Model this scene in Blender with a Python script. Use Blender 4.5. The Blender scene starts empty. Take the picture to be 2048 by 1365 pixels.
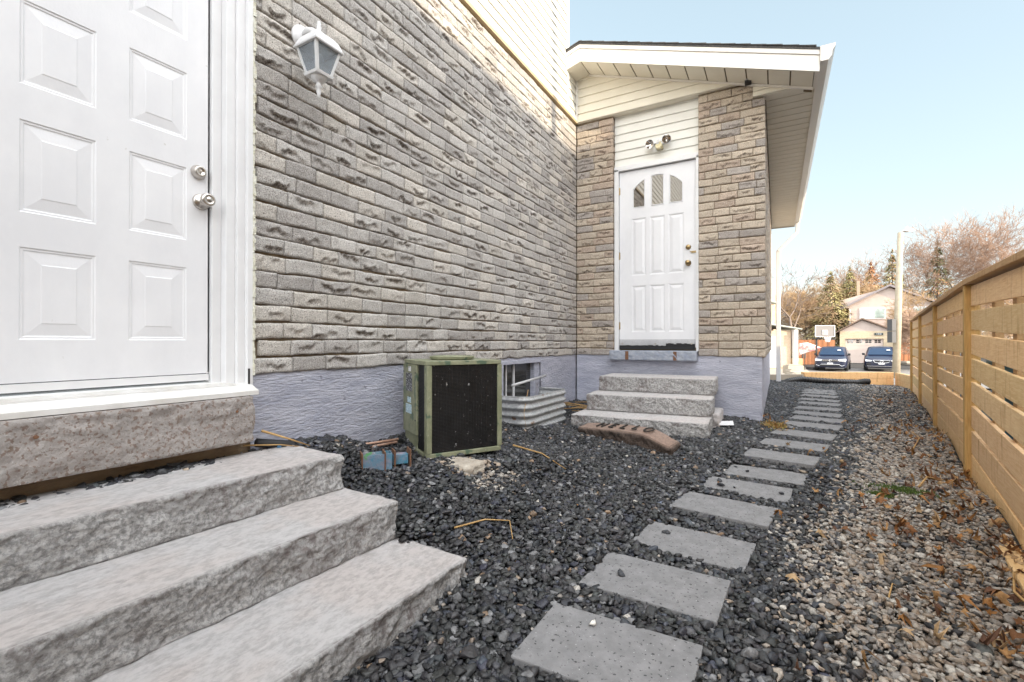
import bpy, math, random
import numpy as np
from mathutils import Vector, Matrix
random.seed(7); rng = np.random.default_rng(11)
R = math.radians; PI = math.pi
S = bpy.context.scene; COL = S.collection
GH = 0.9                        # metres from the near ground level up to the camera: everything is modelled relative to eye height, then lifted

# ---------------------------------------------------------------- camera, sky, sun, exposure
cam = bpy.data.objects.new('camera', bpy.data.cameras.new('camera')); COL.objects.link(cam)
cam.data.sensor_width = 36; cam.data.lens = 36*936/2048; cam.data.clip_start = .02; cam.data.clip_end = 3000
cam.rotation_euler = (R(90.2), 0, R(29.5)); cam.location = (0, 0, 0); S.camera = cam

SUN = Vector((2.8, -1.0, 1)).normalized()
w = bpy.data.worlds.new('World'); S.world = w; w.use_nodes = True
nt = w.node_tree; nt.nodes.clear()
def N(nt, t, **k):
    n = nt.nodes.new(t)
    for a, b in k.items(): setattr(n, a, b)
    return n
out = N(nt, 'ShaderNodeOutputWorld'); bg = N(nt, 'ShaderNodeBackground')
sky = N(nt, 'ShaderNodeTexSky', sky_type='NISHITA', sun_disc=False)
sky.sun_elevation = math.asin(SUN.z); sky.sun_rotation = math.atan2(SUN.x, SUN.y)
sky.air_density = 1.0; sky.dust_density = .8; sky.ozone_density = 1.0; sky.altitude = 100
# brightness added to the sky behind and above the camera, filling the shade
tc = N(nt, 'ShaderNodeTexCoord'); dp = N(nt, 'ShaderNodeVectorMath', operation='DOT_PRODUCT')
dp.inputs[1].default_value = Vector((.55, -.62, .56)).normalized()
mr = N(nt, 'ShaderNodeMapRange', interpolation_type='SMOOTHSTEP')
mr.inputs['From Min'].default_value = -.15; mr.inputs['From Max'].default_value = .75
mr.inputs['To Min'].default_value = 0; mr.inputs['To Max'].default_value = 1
sky_fill = N(nt, 'ShaderNodeMixRGB', blend_type='ADD'); sky_fill.inputs[2].default_value = (11.5, 11.3, 11.1, 1)
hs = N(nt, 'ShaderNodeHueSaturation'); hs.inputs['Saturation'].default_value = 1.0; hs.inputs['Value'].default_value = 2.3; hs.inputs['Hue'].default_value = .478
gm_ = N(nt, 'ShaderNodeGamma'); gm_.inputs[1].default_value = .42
L = nt.links.new
L(tc.outputs['Generated'], dp.inputs[0]); L(dp.outputs['Value'], mr.inputs['Value']); L(mr.outputs['Result'], sky_fill.inputs[0])
L(sky.outputs[0], gm_.inputs[0]); L(gm_.outputs[0], hs.inputs['Color']); L(hs.outputs[0], sky_fill.inputs[1]); L(sky_fill.outputs[0], bg.inputs[0]); L(bg.outputs[0], out.inputs[0])
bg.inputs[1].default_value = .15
sd = bpy.data.lights.new('sun', 'SUN'); sd.energy = 3.4; sd.angle = R(.5); sd.color = (1, .84, .62)
so = bpy.data.objects.new('sun', sd); COL.objects.link(so); so.rotation_euler = SUN.to_track_quat('Z', 'Y').to_euler(); so.location = (6, -3, 9)
S.view_settings.view_transform = 'Standard'; S.view_settings.look = 'None'; S.view_settings.gamma = 1
S.view_settings.exposure = .92

# ---------------------------------------------------------------- helpers
ORG = {}
def tag(o, label=None, cat=None, group=None, kind=None):
    for k, v in (('label', label), ('category', cat), ('group', group), ('kind', kind)):
        if v: o[k] = v
    return o
def thing(name, label, cat, loc, group=None):
    o = bpy.data.objects.new(name, None); COL.objects.link(o); o.empty_display_size = .1
    o.location = loc; ORG[o.name] = Vector(loc); return tag(o, label, cat, group)
class MB:
    def __init__(s): s.v = []; s.f = []; s.m = []; s.c = None
    def add(s, vs, fs, mi=0):
        n = len(s.v); s.v += [tuple(v) for v in vs]; s.f += [tuple(i+n for i in f) for f in fs]; s.m += [mi]*len(fs); return s
    def box(s, a, b, mi=0, M=None):
        (x0, y0, z0), (x1, y1, z1) = a, b
        vs = [Vector(p) for p in ((x0,y0,z0),(x1,y0,z0),(x1,y1,z0),(x0,y1,z0),(x0,y0,z1),(x1,y0,z1),(x1,y1,z1),(x0,y1,z1))]
        if M is not None: vs = [M @ v for v in vs]
        return s.add(vs, [(0,3,2,1),(4,5,6,7),(0,1,5,4),(1,2,6,5),(2,3,7,6),(3,0,4,7)], mi)
    def tube(s, pts, r, n=8, mi=0, cap=True):
        pts = [Vector(p) for p in pts]; rs = r if isinstance(r, (list, tuple)) else [r]*len(pts)
        rings = []; up = Vector((0, 0, 1))
        for i, p in enumerate(pts):
            d = (pts[min(i+1, len(pts)-1)]-pts[max(i-1, 0)]).normalized()
            u = d.cross(up if abs(d.z) < .95 else Vector((1, 0, 0))).normalized(); v = d.cross(u)
            rings.append([p+(u*math.cos(2*PI*k/n)+v*math.sin(2*PI*k/n))*rs[i] for k in range(n)])
        vs = [q for r_ in rings for q in r_]; fs = []
        for i in range(len(pts)-1):
            for k in range(n): fs.append((i*n+k, i*n+(k+1)%n, (i+1)*n+(k+1)%n, (i+1)*n+k))
        if cap: fs += [tuple(range(n))[::-1], tuple(range((len(pts)-1)*n, len(pts)*n))]
        return s.add(vs, fs, mi)
    def lathe(s, prof, c, axis=(0,0,1), n=20, mi=0):     # prof: (radius, distance along axis)
        a = Vector(axis).normalized(); u = a.cross(Vector((0,0,1)) if abs(a.z) < .9 else Vector((1,0,0))).normalized(); v = a.cross(u); c = Vector(c)
        vs = []; fs = []
        for r_, h in prof:
            vs += [c+a*h+(u*math.cos(2*PI*k/n)+v*math.sin(2*PI*k/n))*max(r_, 1e-4) for k in range(n)]
        for i in range(len(prof)-1):
            for k in range(n): fs.append((i*n+k, i*n+(k+1)%n, (i+1)*n+(k+1)%n, (i+1)*n+k))
        return s.add(vs, fs, mi)
    def prism(s, poly, a, b, mi=0):                       # polygon (list of 3d pts) swept from offset a to offset b
        a, b = Vector(a), Vector(b); n = len(poly); P = [Vector(p) for p in poly]
        vs = [p+a for p in P]+[p+b for p in P]
        return s.add(vs, [tuple(range(n))[::-1], tuple(range(n, 2*n))]+[(k, (k+1)%n, n+(k+1)%n, n+k) for k in range(n)], mi)
    def build(s, name, mats, parent=None, smooth=False, bevel=0, fix=True):
        return mesh(name, np.array(s.v, float), s.f, mats, parent, smooth, bevel, s.m, fix=fix)
def mesh(name, V, F, mats, parent=None, smooth=False, bevel=0, mi=None, color=None, fix=False, fattr=None):
    me = bpy.data.meshes.new(name)
    off = np.array(ORG[parent.name]) if parent is not None and parent.name in ORG else np.zeros(3)
    V = np.asarray(V, float)
    if parent is None:
        off = np.array([V[:,0].mean(), V[:,1].mean(), V[:,2].min()])
    V = V-off
    if isinstance(F, np.ndarray):
        n, k = F.shape; me.vertices.add(len(V)); me.vertices.foreach_set('co', V.astype(np.float32).ravel())
        me.loops.add(n*k); me.loops.foreach_set('vertex_index', F.astype(np.int32).ravel())
        me.polygons.add(n); me.polygons.foreach_set('loop_start', np.arange(0, n*k, k, dtype=np.int32)); me.polygons.foreach_set('loop_total', np.full(n, k, np.int32))
        me.update(calc_edges=True)
    else:
        me.from_pydata(V.tolist(), [], F)
    if not isinstance(mats, (list, tuple)): mats = [mats]
    for m in mats: me.materials.append(m)
    if mi is not None and len(mats) > 1: me.polygons.foreach_set('material_index', mi)
    if color is not None:
        a = me.color_attributes.new('Col', 'FLOAT_COLOR', 'POINT')
        c = np.ones((len(V), 4), np.float32); c[:, :3] = color; a.data.foreach_set('color', c.ravel())
    if fattr is not None:
        for k_, v_ in fattr.items():
            a = me.attributes.new(k_, 'FLOAT', 'POINT'); a.data.foreach_set('value', np.asarray(v_, np.float32))
    if fix:
        import bmesh
        bm = bmesh.new(); bm.from_mesh(me); bmesh.ops.recalc_face_normals(bm, faces=bm.faces); bm.to_mesh(me); bm.free()
    if smooth: me.polygons.foreach_set('use_smooth', [True]*len(me.polygons))
    me.validate(); o = bpy.data.objects.new(name, me); COL.objects.link(o)
    if parent is not None: o.parent = parent
    else: o.location = off
    ORG[o.name] = Vector(off) if parent is None else ORG[parent.name]
    if bevel:
        b = o.modifiers.new('bevel', 'BEVEL'); b.width = bevel; b.segments = 2; b.limit_method = 'ANGLE'; b.angle_limit = R(40)
    return o

# value noise (numpy)
_P = rng.random((64, 64, 64)).astype(np.float32)
def vn(x, y, z=0.):
    x, y, z = np.broadcast_arrays(np.asarray(x, float), np.asarray(y, float), np.asarray(z, float))
    xi, yi, zi = np.floor(x).astype(int), np.floor(y).astype(int), np.floor(z).astype(int)
    fx, fy, fz = x-xi, y-yi, z-zi
    fx, fy, fz = fx*fx*(3-2*fx), fy*fy*(3-2*fy), fz*fz*(3-2*fz)
    g = lambda a, b, c: _P[(xi+a) % 64, (yi+b) % 64, (zi+c) % 64]
    c0 = (g(0,0,0)*(1-fx)+g(1,0,0)*fx)*(1-fy)+(g(0,1,0)*(1-fx)+g(1,1,0)*fx)*fy
    c1 = (g(0,0,1)*(1-fx)+g(1,0,1)*fx)*(1-fy)+(g(0,1,1)*(1-fx)+g(1,1,1)*fx)*fy
    return c0*(1-fz)+c1*fz
def fbm(x, y, z=0., o=4):
    s = 0; a = .5
    for i in range(o): s = s+a*(vn(x*2**i+i*7.3, y*2**i+i*3.1, np.asarray(z)*2**i+i*5.7)-.5); a *= .5
    return s*2
def sst(a, b, x): t = np.clip((x-a)/(b-a), 0, 1); return t*t*(3-2*t)

# ---------------------------------------------------------------- materials
def newmat(name):
    m = bpy.data.materials.new(name); m.use_nodes = True; n = m.node_tree; b = n.nodes['Principled BSDF']; return m, n, b
def pm(name, c1, c2=None, scale=8, rough=.6, bump=0, bscale=60, stretch=(1,1,1), metal=0, spots=None, detail=6, coat=0, contrast=(.35,.65), bdist=.01, spec=.5):
    m, n, b = newmat(name); lk = n.links.new
    b.inputs['Roughness'].default_value = rough; b.inputs['Metallic'].default_value = metal; b.inputs['Coat Weight'].default_value = coat
    b.inputs['Specular IOR Level'].default_value = spec
    t = N(n, 'ShaderNodeTexCoord'); mp = N(n, 'ShaderNodeMapping'); mp.inputs['Scale'].default_value = stretch; lk(t.outputs['Object'], mp.inputs[0])
    col = None
    if c2 is not None:
        no = N(n, 'ShaderNodeTexNoise'); no.inputs['Scale'].default_value = scale; no.inputs['Detail'].default_value = detail; no.inputs['Roughness'].default_value = .65
        r = N(n, 'ShaderNodeValToRGB'); r.color_ramp.elements[0].position = contrast[0]; r.color_ramp.elements[1].position = contrast[1]
        r.color_ramp.elements[0].color = (*c1, 1); r.color_ramp.elements[1].color = (*c2, 1)
        lk(mp.outputs[0], no.inputs['Vector']); lk(no.outputs['Fac'], r.inputs[0]); col = r.outputs[0]
    if spots:                                   # (colour, scale, threshold)
        for sc, ss, th in spots:
            n2 = N(n, 'ShaderNodeTexNoise'); n2.inputs['Scale'].default_value = ss; n2.inputs['Detail'].default_value = 3
            r2 = N(n, 'ShaderNodeMapRange'); r2.inputs['From Min'].default_value = th; r2.inputs['From Max'].default_value = th+.05
            mx = N(n, 'ShaderNodeMixRGB'); mx.inputs[2].default_value = (*sc, 1)
            lk(t.outputs['Object'], n2.inputs['Vector']); lk(n2.outputs['Fac'], r2.inputs['Value']); lk(r2.outputs[0], mx.inputs[0])
            if col is None: mx.inputs[1].default_value = (*c1, 1)
            else: lk(col, mx.inputs[1])
            col = mx.outputs[0]
    if col is None: b.inputs['Base Color'].default_value = (*c1, 1)
    else: lk(col, b.inputs['Base Color'])
    if bump:
        n3 = N(n, 'ShaderNodeTexNoise'); n3.inputs['Scale'].default_value = bscale; n3.inputs['Detail'].default_value = 5; n3.inputs['Roughness'].default_value = .6
        bu = N(n, 'ShaderNodeBump'); bu.inputs['Strength'].default_value = bump; bu.inputs['Distance'].default_value = bdist
        lk(mp.outputs[0], n3.inputs['Vector']); lk(n3.outputs['Fac'], bu.inputs['Height']); lk(bu.outputs[0], b.inputs['Normal'])
    return m
def colmat(name, speck=(), nscale=60, namp=.3, rough=.85, bump=.4, bscale=300, spec=.3, bdist=.004):   # base colour from the mesh's per-piece colours
    m, n, b = newmat(name); lk = n.links.new; b.inputs['Roughness'].default_value = rough; b.inputs['Specular IOR Level'].default_value = spec
    t = N(n, 'ShaderNodeTexCoord'); vc = N(n, 'ShaderNodeVertexColor', layer_name='Col')
    no = N(n, 'ShaderNodeTexNoise'); no.inputs['Scale'].default_value = nscale; no.inputs['Detail'].default_value = 6; no.inputs['Roughness'].default_value = .7
    mr = N(n, 'ShaderNodeMapRange'); mr.inputs['From Min'].default_value = .3; mr.inputs['From Max'].default_value = .7; mr.inputs['To Min'].default_value = 1-namp; mr.inputs['To Max'].default_value = 1+namp
    mx = N(n, 'ShaderNodeMixRGB', blend_type='MULTIPLY'); mx.inputs[0].default_value = 1
    lk(t.outputs['Object'], no.inputs['Vector']); lk(no.outputs['Fac'], mr.inputs['Value']); lk(vc.outputs[0], mx.inputs[1]); lk(mr.outputs[0], mx.inputs[2]); col = mx.outputs[0]
    for sc, ss, th in speck:
        n2 = N(n, 'ShaderNodeTexNoise'); n2.inputs['Scale'].default_value = ss; n2.inputs['Detail'].default_value = 2
        r2 = N(n, 'ShaderNodeMapRange'); r2.inputs['From Min'].default_value = th; r2.inputs['From Max'].default_value = th+.04
        m2 = N(n, 'ShaderNodeMixRGB'); m2.inputs[2].default_value = (*sc, 1)
        lk(t.outputs['Object'], n2.inputs['Vector']); lk(n2.outputs['Fac'], r2.inputs['Value']); lk(r2.outputs[0], m2.inputs[0]); lk(col, m2.inputs[1]); col = m2.outputs[0]
    lk(col, b.inputs['Base Color'])
    n3 = N(n, 'ShaderNodeTexNoise'); n3.inputs['Scale'].default_value = bscale; n3.inputs['Detail'].default_value = 4
    bu = N(n, 'ShaderNodeBump'); bu.inputs['Strength'].default_value = bump; bu.inputs['Distance'].default_value = bdist
    lk(t.outputs['Object'], n3.inputs['Vector']); lk(n3.outputs['Fac'], bu.inputs['Height']); lk(bu.outputs[0], b.inputs['Normal'])
    return m
def flat(name, c, rough=.5, metal=0, **k): return pm(name, c, None, rough=rough, metal=metal, **k)
M = {}
M['brick'] = colmat('brick', speck=[((.80,.77,.72), 210, .655), ((.09,.07,.055), 190, .625)], nscale=150, namp=.42, rough=.9, bump=.9, bscale=200, bdist=.006)
M['mortar'] = pm('mortar', (.15,.11,.07), (.25,.20,.14), 30, .95, .6, 200, bdist=.004)
M['found'] = pm('foundation_paint', (.34,.35,.43), (.47,.475,.55), 5, .62, .9, 26, stretch=(1,1,4), spots=[((.24,.24,.29), 26, .68), ((.16,.15,.16), 60, .73), ((.56,.56,.60), 45, .70)], bdist=.012)
M['white'] = pm('white_door_paint', (.71,.71,.735), (.78,.78,.80), 3.5, .38, .12, 120, stretch=(1,1,.6), spots=[((.60,.59,.58), 30, .74)], bdist=.003)
M['trim'] = pm('white_trim_paint', (.75,.75,.76), (.69,.69,.70), 5, .42, .05, 200)
M['caulk'] = pm('yellowed_foam_sealant', (.66,.63,.48), (.78,.77,.70), 60, .8, .8, 120)
M['vinyl'] = pm('cream_vinyl_siding', (.70,.66,.56), (.76,.72,.62), 3, .5, .12, 250, stretch=(1,1,1))
M['vinylw'] = pm('pale_vinyl_siding', (.72,.71,.67), (.77,.76,.71), 3, .5, .12, 250)
M['fascia'] = pm('painted_aluminium_fascia', (.72,.69,.64), (.77,.74,.70), 2, .4, .05, 100)
M['groove'] = flat('dark_seam', (.16,.12,.07), .9)
M['shingle'] = pm('asphalt_shingle', (.06,.06,.065), (.13,.125,.12), 90, .95, .6, 250)
M['concrete'] = pm('sill_concrete', (.27,.24,.225), (.37,.345,.33), 30, .92, .9, 70, spots=[((.22,.165,.14), 85, .56), ((.20,.15,.12), 24, .66), ((.5,.48,.45), 160, .68)], bdist=.008)
M['bluesill'] = pm('painted_concrete_sill', (.24,.27,.34), (.36,.38,.43), 14, .8, .5, 60)
M['steel'] = pm('brushed_nickel', (.50,.46,.42), (.60,.56,.52), 20, .3, 0, metal=1)
M['brass'] = pm('aged_brass', (.45,.33,.16), (.25,.18,.10), 60, .35, 0, metal=1)
M['dark'] = flat('black_rubber', (.012,.012,.014), .6)
M['rust'] = pm('rusty_steel', (.10,.05,.03), (.22,.11,.06), 50, .85, .3, 100)
def glass(name, c=(.02,.025,.03), rough=.03):
    m, n, b = newmat(name); b.inputs['Base Color'].default_value = (*c, 1); b.inputs['Roughness'].default_value = rough; b.inputs['Specular IOR Level'].default_value = 1.0; b.inputs['IOR'].default_value = 2.4; return m
M['pane'] = glass('door_glass', (.015,.015,.02)); M['pane'].node_tree.nodes['Principled BSDF'].inputs['IOR'].default_value = 1.9
M['cellar'] = glass('cellar_window_glass', (.03,.03,.028), .12); M['cellar'].node_tree.nodes['Principled BSDF'].inputs['IOR'].default_value = 1.5
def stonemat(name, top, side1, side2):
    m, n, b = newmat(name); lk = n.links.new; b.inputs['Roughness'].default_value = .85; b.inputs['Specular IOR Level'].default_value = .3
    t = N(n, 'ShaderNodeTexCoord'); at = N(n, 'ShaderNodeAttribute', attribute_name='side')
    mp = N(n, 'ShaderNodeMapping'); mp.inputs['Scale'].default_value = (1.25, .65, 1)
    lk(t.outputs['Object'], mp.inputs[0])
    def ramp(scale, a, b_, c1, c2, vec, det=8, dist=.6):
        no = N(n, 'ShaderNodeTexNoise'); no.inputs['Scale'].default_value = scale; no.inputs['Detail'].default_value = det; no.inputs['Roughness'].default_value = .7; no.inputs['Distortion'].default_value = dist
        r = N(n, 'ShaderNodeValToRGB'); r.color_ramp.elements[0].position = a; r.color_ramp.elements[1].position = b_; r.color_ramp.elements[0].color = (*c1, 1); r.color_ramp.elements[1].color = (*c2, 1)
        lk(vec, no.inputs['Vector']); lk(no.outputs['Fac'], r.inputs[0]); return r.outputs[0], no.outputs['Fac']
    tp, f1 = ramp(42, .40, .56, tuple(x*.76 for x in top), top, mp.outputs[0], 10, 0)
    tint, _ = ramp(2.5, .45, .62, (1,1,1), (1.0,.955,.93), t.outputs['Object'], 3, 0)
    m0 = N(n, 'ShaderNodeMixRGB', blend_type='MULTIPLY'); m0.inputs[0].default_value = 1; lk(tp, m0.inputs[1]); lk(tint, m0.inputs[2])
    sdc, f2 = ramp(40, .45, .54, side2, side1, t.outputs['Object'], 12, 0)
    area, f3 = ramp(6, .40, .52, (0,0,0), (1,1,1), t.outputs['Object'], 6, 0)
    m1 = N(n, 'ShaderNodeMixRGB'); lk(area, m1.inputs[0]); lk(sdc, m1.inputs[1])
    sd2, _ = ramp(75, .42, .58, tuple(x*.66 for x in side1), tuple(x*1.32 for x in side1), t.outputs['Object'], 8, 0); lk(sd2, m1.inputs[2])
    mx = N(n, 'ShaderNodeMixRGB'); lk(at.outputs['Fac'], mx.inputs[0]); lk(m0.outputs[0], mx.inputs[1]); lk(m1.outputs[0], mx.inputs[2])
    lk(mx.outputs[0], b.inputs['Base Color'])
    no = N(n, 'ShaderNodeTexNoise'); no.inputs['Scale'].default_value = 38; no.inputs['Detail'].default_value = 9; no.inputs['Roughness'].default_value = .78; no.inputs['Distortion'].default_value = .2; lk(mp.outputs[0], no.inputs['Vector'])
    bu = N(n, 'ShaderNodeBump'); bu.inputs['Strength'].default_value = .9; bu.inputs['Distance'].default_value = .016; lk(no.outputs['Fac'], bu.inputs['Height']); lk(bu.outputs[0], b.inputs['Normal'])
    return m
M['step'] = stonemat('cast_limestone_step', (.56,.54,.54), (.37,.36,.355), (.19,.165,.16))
M['paver'] = pm('grey_concrete_paver', (.165,.163,.168), (.235,.232,.238), 14, .85, .5, 260, spots=[((.05,.05,.052), 75, .62), ((.45,.45,.45), 130, .68)], bdist=.004)
M['gravel'] = colmat('gravel_stones', nscale=90, namp=.45, rough=.5, bump=.5, bscale=220, spec=.5, bdist=.003)
M['soil'] = pm('dark_ground', (.022,.021,.021), (.05,.045,.04), 40, .95, .8, 60)
def woodmat(name, c1, c2, c3, stretch):
    m, n, b = newmat(name); lk = n.links.new; b.inputs['Roughness'].default_value = .75; b.inputs['Specular IOR Level'].default_value = .25
    t = N(n, 'ShaderNodeTexCoord'); mp = N(n, 'ShaderNodeMapping'); mp.inputs['Scale'].default_value = stretch; lk(t.outputs['Object'], mp.inputs[0])
    vc = N(n, 'ShaderNodeVertexColor', layer_name='Col')
    no = N(n, 'ShaderNodeTexNoise'); no.inputs['Scale'].default_value = 14; no.inputs['Detail'].default_value = 7; no.inputs['Distortion'].default_value = 1.2
    r = N(n, 'ShaderNodeValToRGB'); r.color_ramp.elements[0].position = .34; r.color_ramp.elements[1].position = .66
    r.color_ramp.elements[0].color = (*c2, 1); r.color_ramp.elements[1].color = (*c1, 1)
    lk(mp.outputs[0], no.inputs['Vector']); lk(no.outputs['Fac'], r.inputs[0])
    n2 = N(n, 'ShaderNodeTexNoise'); n2.inputs['Scale'].default_value = 5; n2.inputs['Detail'].default_value = 4
    mp2 = N(n, 'ShaderNodeMapping'); mp2.inputs['Scale'].default_value = (5, 5, .9); lk(t.outputs['Object'], mp2.inputs[0]); lk(mp2.outputs[0], n2.inputs['Vector'])
    r2 = N(n, 'ShaderNodeMapRange'); r2.inputs['From Min'].default_value = .56; r2.inputs['From Max'].default_value = .80
    mx = N(n, 'ShaderNodeMixRGB'); mx.inputs[2].default_value = (*c3, 1); lk(n2.outputs['Fac'], r2.inputs['Value']); lk(r2.outputs[0], mx.inputs[0]); lk(r.outputs[0], mx.inputs[1])
    mu = N(n, 'ShaderNodeMixRGB', blend_type='MULTIPLY'); mu.inputs[0].default_value = 1; lk(mx.outputs[0], mu.inputs[1]); lk(vc.outputs[0], mu.inputs[2]); lk(mu.outputs[0], b.inputs['Base Color'])
    bu = N(n, 'ShaderNodeBump'); bu.inputs['Strength'].default_value = .3; bu.inputs['Distance'].default_value = .003; lk(no.outputs['Fac'], bu.inputs['Height']); lk(bu.outputs[0], b.inputs['Normal'])
    return m
M['wood'] = woodmat('treated_lumber', (.90,.66,.39), (.78,.52,.27), (.55,.32,.14), (3,.35,7))
M['post'] = woodmat('treated_post', (.58,.37,.15), (.46,.28,.10), (.30,.18,.06), (6,6,.5))
M['brown'] = woodmat('stained_fence_board', (.30,.13,.06), (.16,.065,.035), (.10,.05,.03), (6,6,.6))
M['olive'] = pm('olive_enamel', (.17,.18,.11), (.28,.285,.19), 12, .5, .1, 100, spots=[((.09,.13,.085), 14, .58), ((.42,.42,.36), 60, .68), ((.12,.07,.03), 40, .70)])
M['galv'] = pm('galvanised_steel', (.30,.31,.32), (.50,.50,.50), 40, .6, .2, 150, metal=.3, spots=[((.24,.16,.11), 10, .66)])
M['leaf'] = colmat('dry_leaf', nscale=60, namp=.35, rough=.7, bump=.3, bscale=150)
M['straw'] = pm('dry_grass_blade', (.50,.32,.13), (.38,.22,.08), 20, .6)

# ---------------------------------------------------------------- ground height
CP = np.array([(-.45,.3,-.87),(-.45,1.27,-.875),(-.32,2.15,-.885),(-.1,3.3,-.875),(.1,4.3,-.82),(.3,5.3,-.81),(.44,6.7,-.81),(.6,8.5,-.81),(.75,10,-.84),(1.0,12,-.88),
 (.5,-1,-.93),(.62,.5,-.93),(.9,2.3,-.945),(1.2,4.47,-.945),(1.56,6.9,-.945),(1.93,9.3,-.945),(2.3,11.7,-.945),(2.3,13.2,-.95),(.6,12.3,-.88),(.1,11.3,-.83),
 (-.1,7,-.80),(-.1,9,-.80),(-.13,5.25,-.80),(-.4,5.25,-.77),(-1.2,5.2,-.74),(-2.1,5.2,-.70),(-.5,4.1,-.775),(-1.6,4.0,-.765),(-1.7,4.35,-.80),(-1.73,3.4,-.725),(-1.2,3.3,-.79),
 (-1.6,2.0,-.655),(-1.4,2.45,-.68),(-1.2,2.1,-.76),(-2.1,2.4,-.60),(-2.1,3.2,-.66),(-2.1,1.5,-.50),(-2.05,.9,-.50),(-2.05,.3,-.50),(-2.05,-1,-.5),(-1.5,1.6,-.72),(-1.0,1.5,-.865),(-.95,1.0,-.905),(-1.0,.3,-.93),(-.85,.6,-.91),(-.8,1.2,-.89),(-.9,2.4,-.83),(-.7,3.2,-.84),(-.9,-1,-.88)])
def gz(x, y):
    x, y = np.broadcast_arrays(np.asarray(x, float), np.asarray(y, float)); sh = x.shape; x = x.ravel(); y = y.ravel()
    d2 = (x[:, None]-CP[None, :, 0])**2+((y[:, None]-CP[None, :, 1])*.8)**2+.01
    wt = d2**-1.7; z = (wt*CP[None, :, 2]).sum(1)/wt.sum(1)
    far = sst(12.6, 24, y); z = z*(1-far)-1.95*far
    return z.reshape(sh)
def gz1(x, y): return float(gz(x, y))

# ---------------------------------------------------------------- ground sheet
def grid_axis(segs):
    a = []
    for s, e, n in segs: a += list(np.linspace(s, e, n, endpoint=False))
    return np.array(a+[segs[-1][1]])
xs = grid_axis([(-900,-60,8),(-60,-6,12),(-6,-2.4,6),(-2.4,2.8,52),(2.8,8,10),(8,60,26),(60,900,8)])
ys = grid_axis([(-900,-40,8),(-40,-2,10),(-2,14,110),(14,60,40),(60,900,8)])
X, Y = np.meshgrid(xs, ys, indexing='ij'); Z = np.empty_like(X)
for i in range(len(xs)): Z[i] = gz(X[i], Y[i])
inside = (X > -2.6) & (X < 3) & (Y < 12.8)
Z = Z-np.where(inside, .016, .05)
und = ((X > -1.96) & (X < -1.0) & (Y < 1.42) & (Y > -.2)) | ((X > -1.62) & (X < -.5) & (Y > 4.0) & (Y < 5.4)); Z = np.where(und, np.minimum(Z, -.92), Z)
idx = np.arange(X.size).reshape(X.shape)
F = np.stack([idx[:-1, :-1], idx[1:, :-1], idx[1:, 1:], idx[:-1, 1:]], -1).reshape(-1, 4)
g = mesh('ground', np.stack([X, Y, Z], -1).reshape(-1, 3), F, M['soil'], smooth=True); tag(g, kind='structure')
# asphalt court behind the timber edging
M['asphalt'] = pm('worn_asphalt', (.17,.16,.15), (.24,.225,.21), 2, .9, .3, 120)
M['drive'] = pm('pale_concrete_drive', (.33,.28,.225), (.43,.37,.30), 1.5, .9, .2, 80)
def sheet(name, x0, x1, y0, y1, lift, m, nx=40, ny=60):
    a, b = np.meshgrid(np.linspace(x0, x1, nx), np.linspace(y0, y1, ny), indexing='ij')
    z = np.stack([gz(a[i], b[i]) for i in range(nx)])+lift
    i_ = np.arange(a.size).reshape(a.shape); F_ = np.stack([i_[:-1,:-1], i_[1:,:-1], i_[1:,1:], i_[:-1,1:]], -1).reshape(-1, 4)
    return tag(mesh(name, np.stack([a, b, z], -1).reshape(-1, 3), F_, m, smooth=True), kind='structure')
sheet('road', -14, 30, 13.5, 44, -.02, M['asphalt'])
sheet('driveway', -8, 1.9, 12.6, 44, .0, M['drive'])

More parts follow.
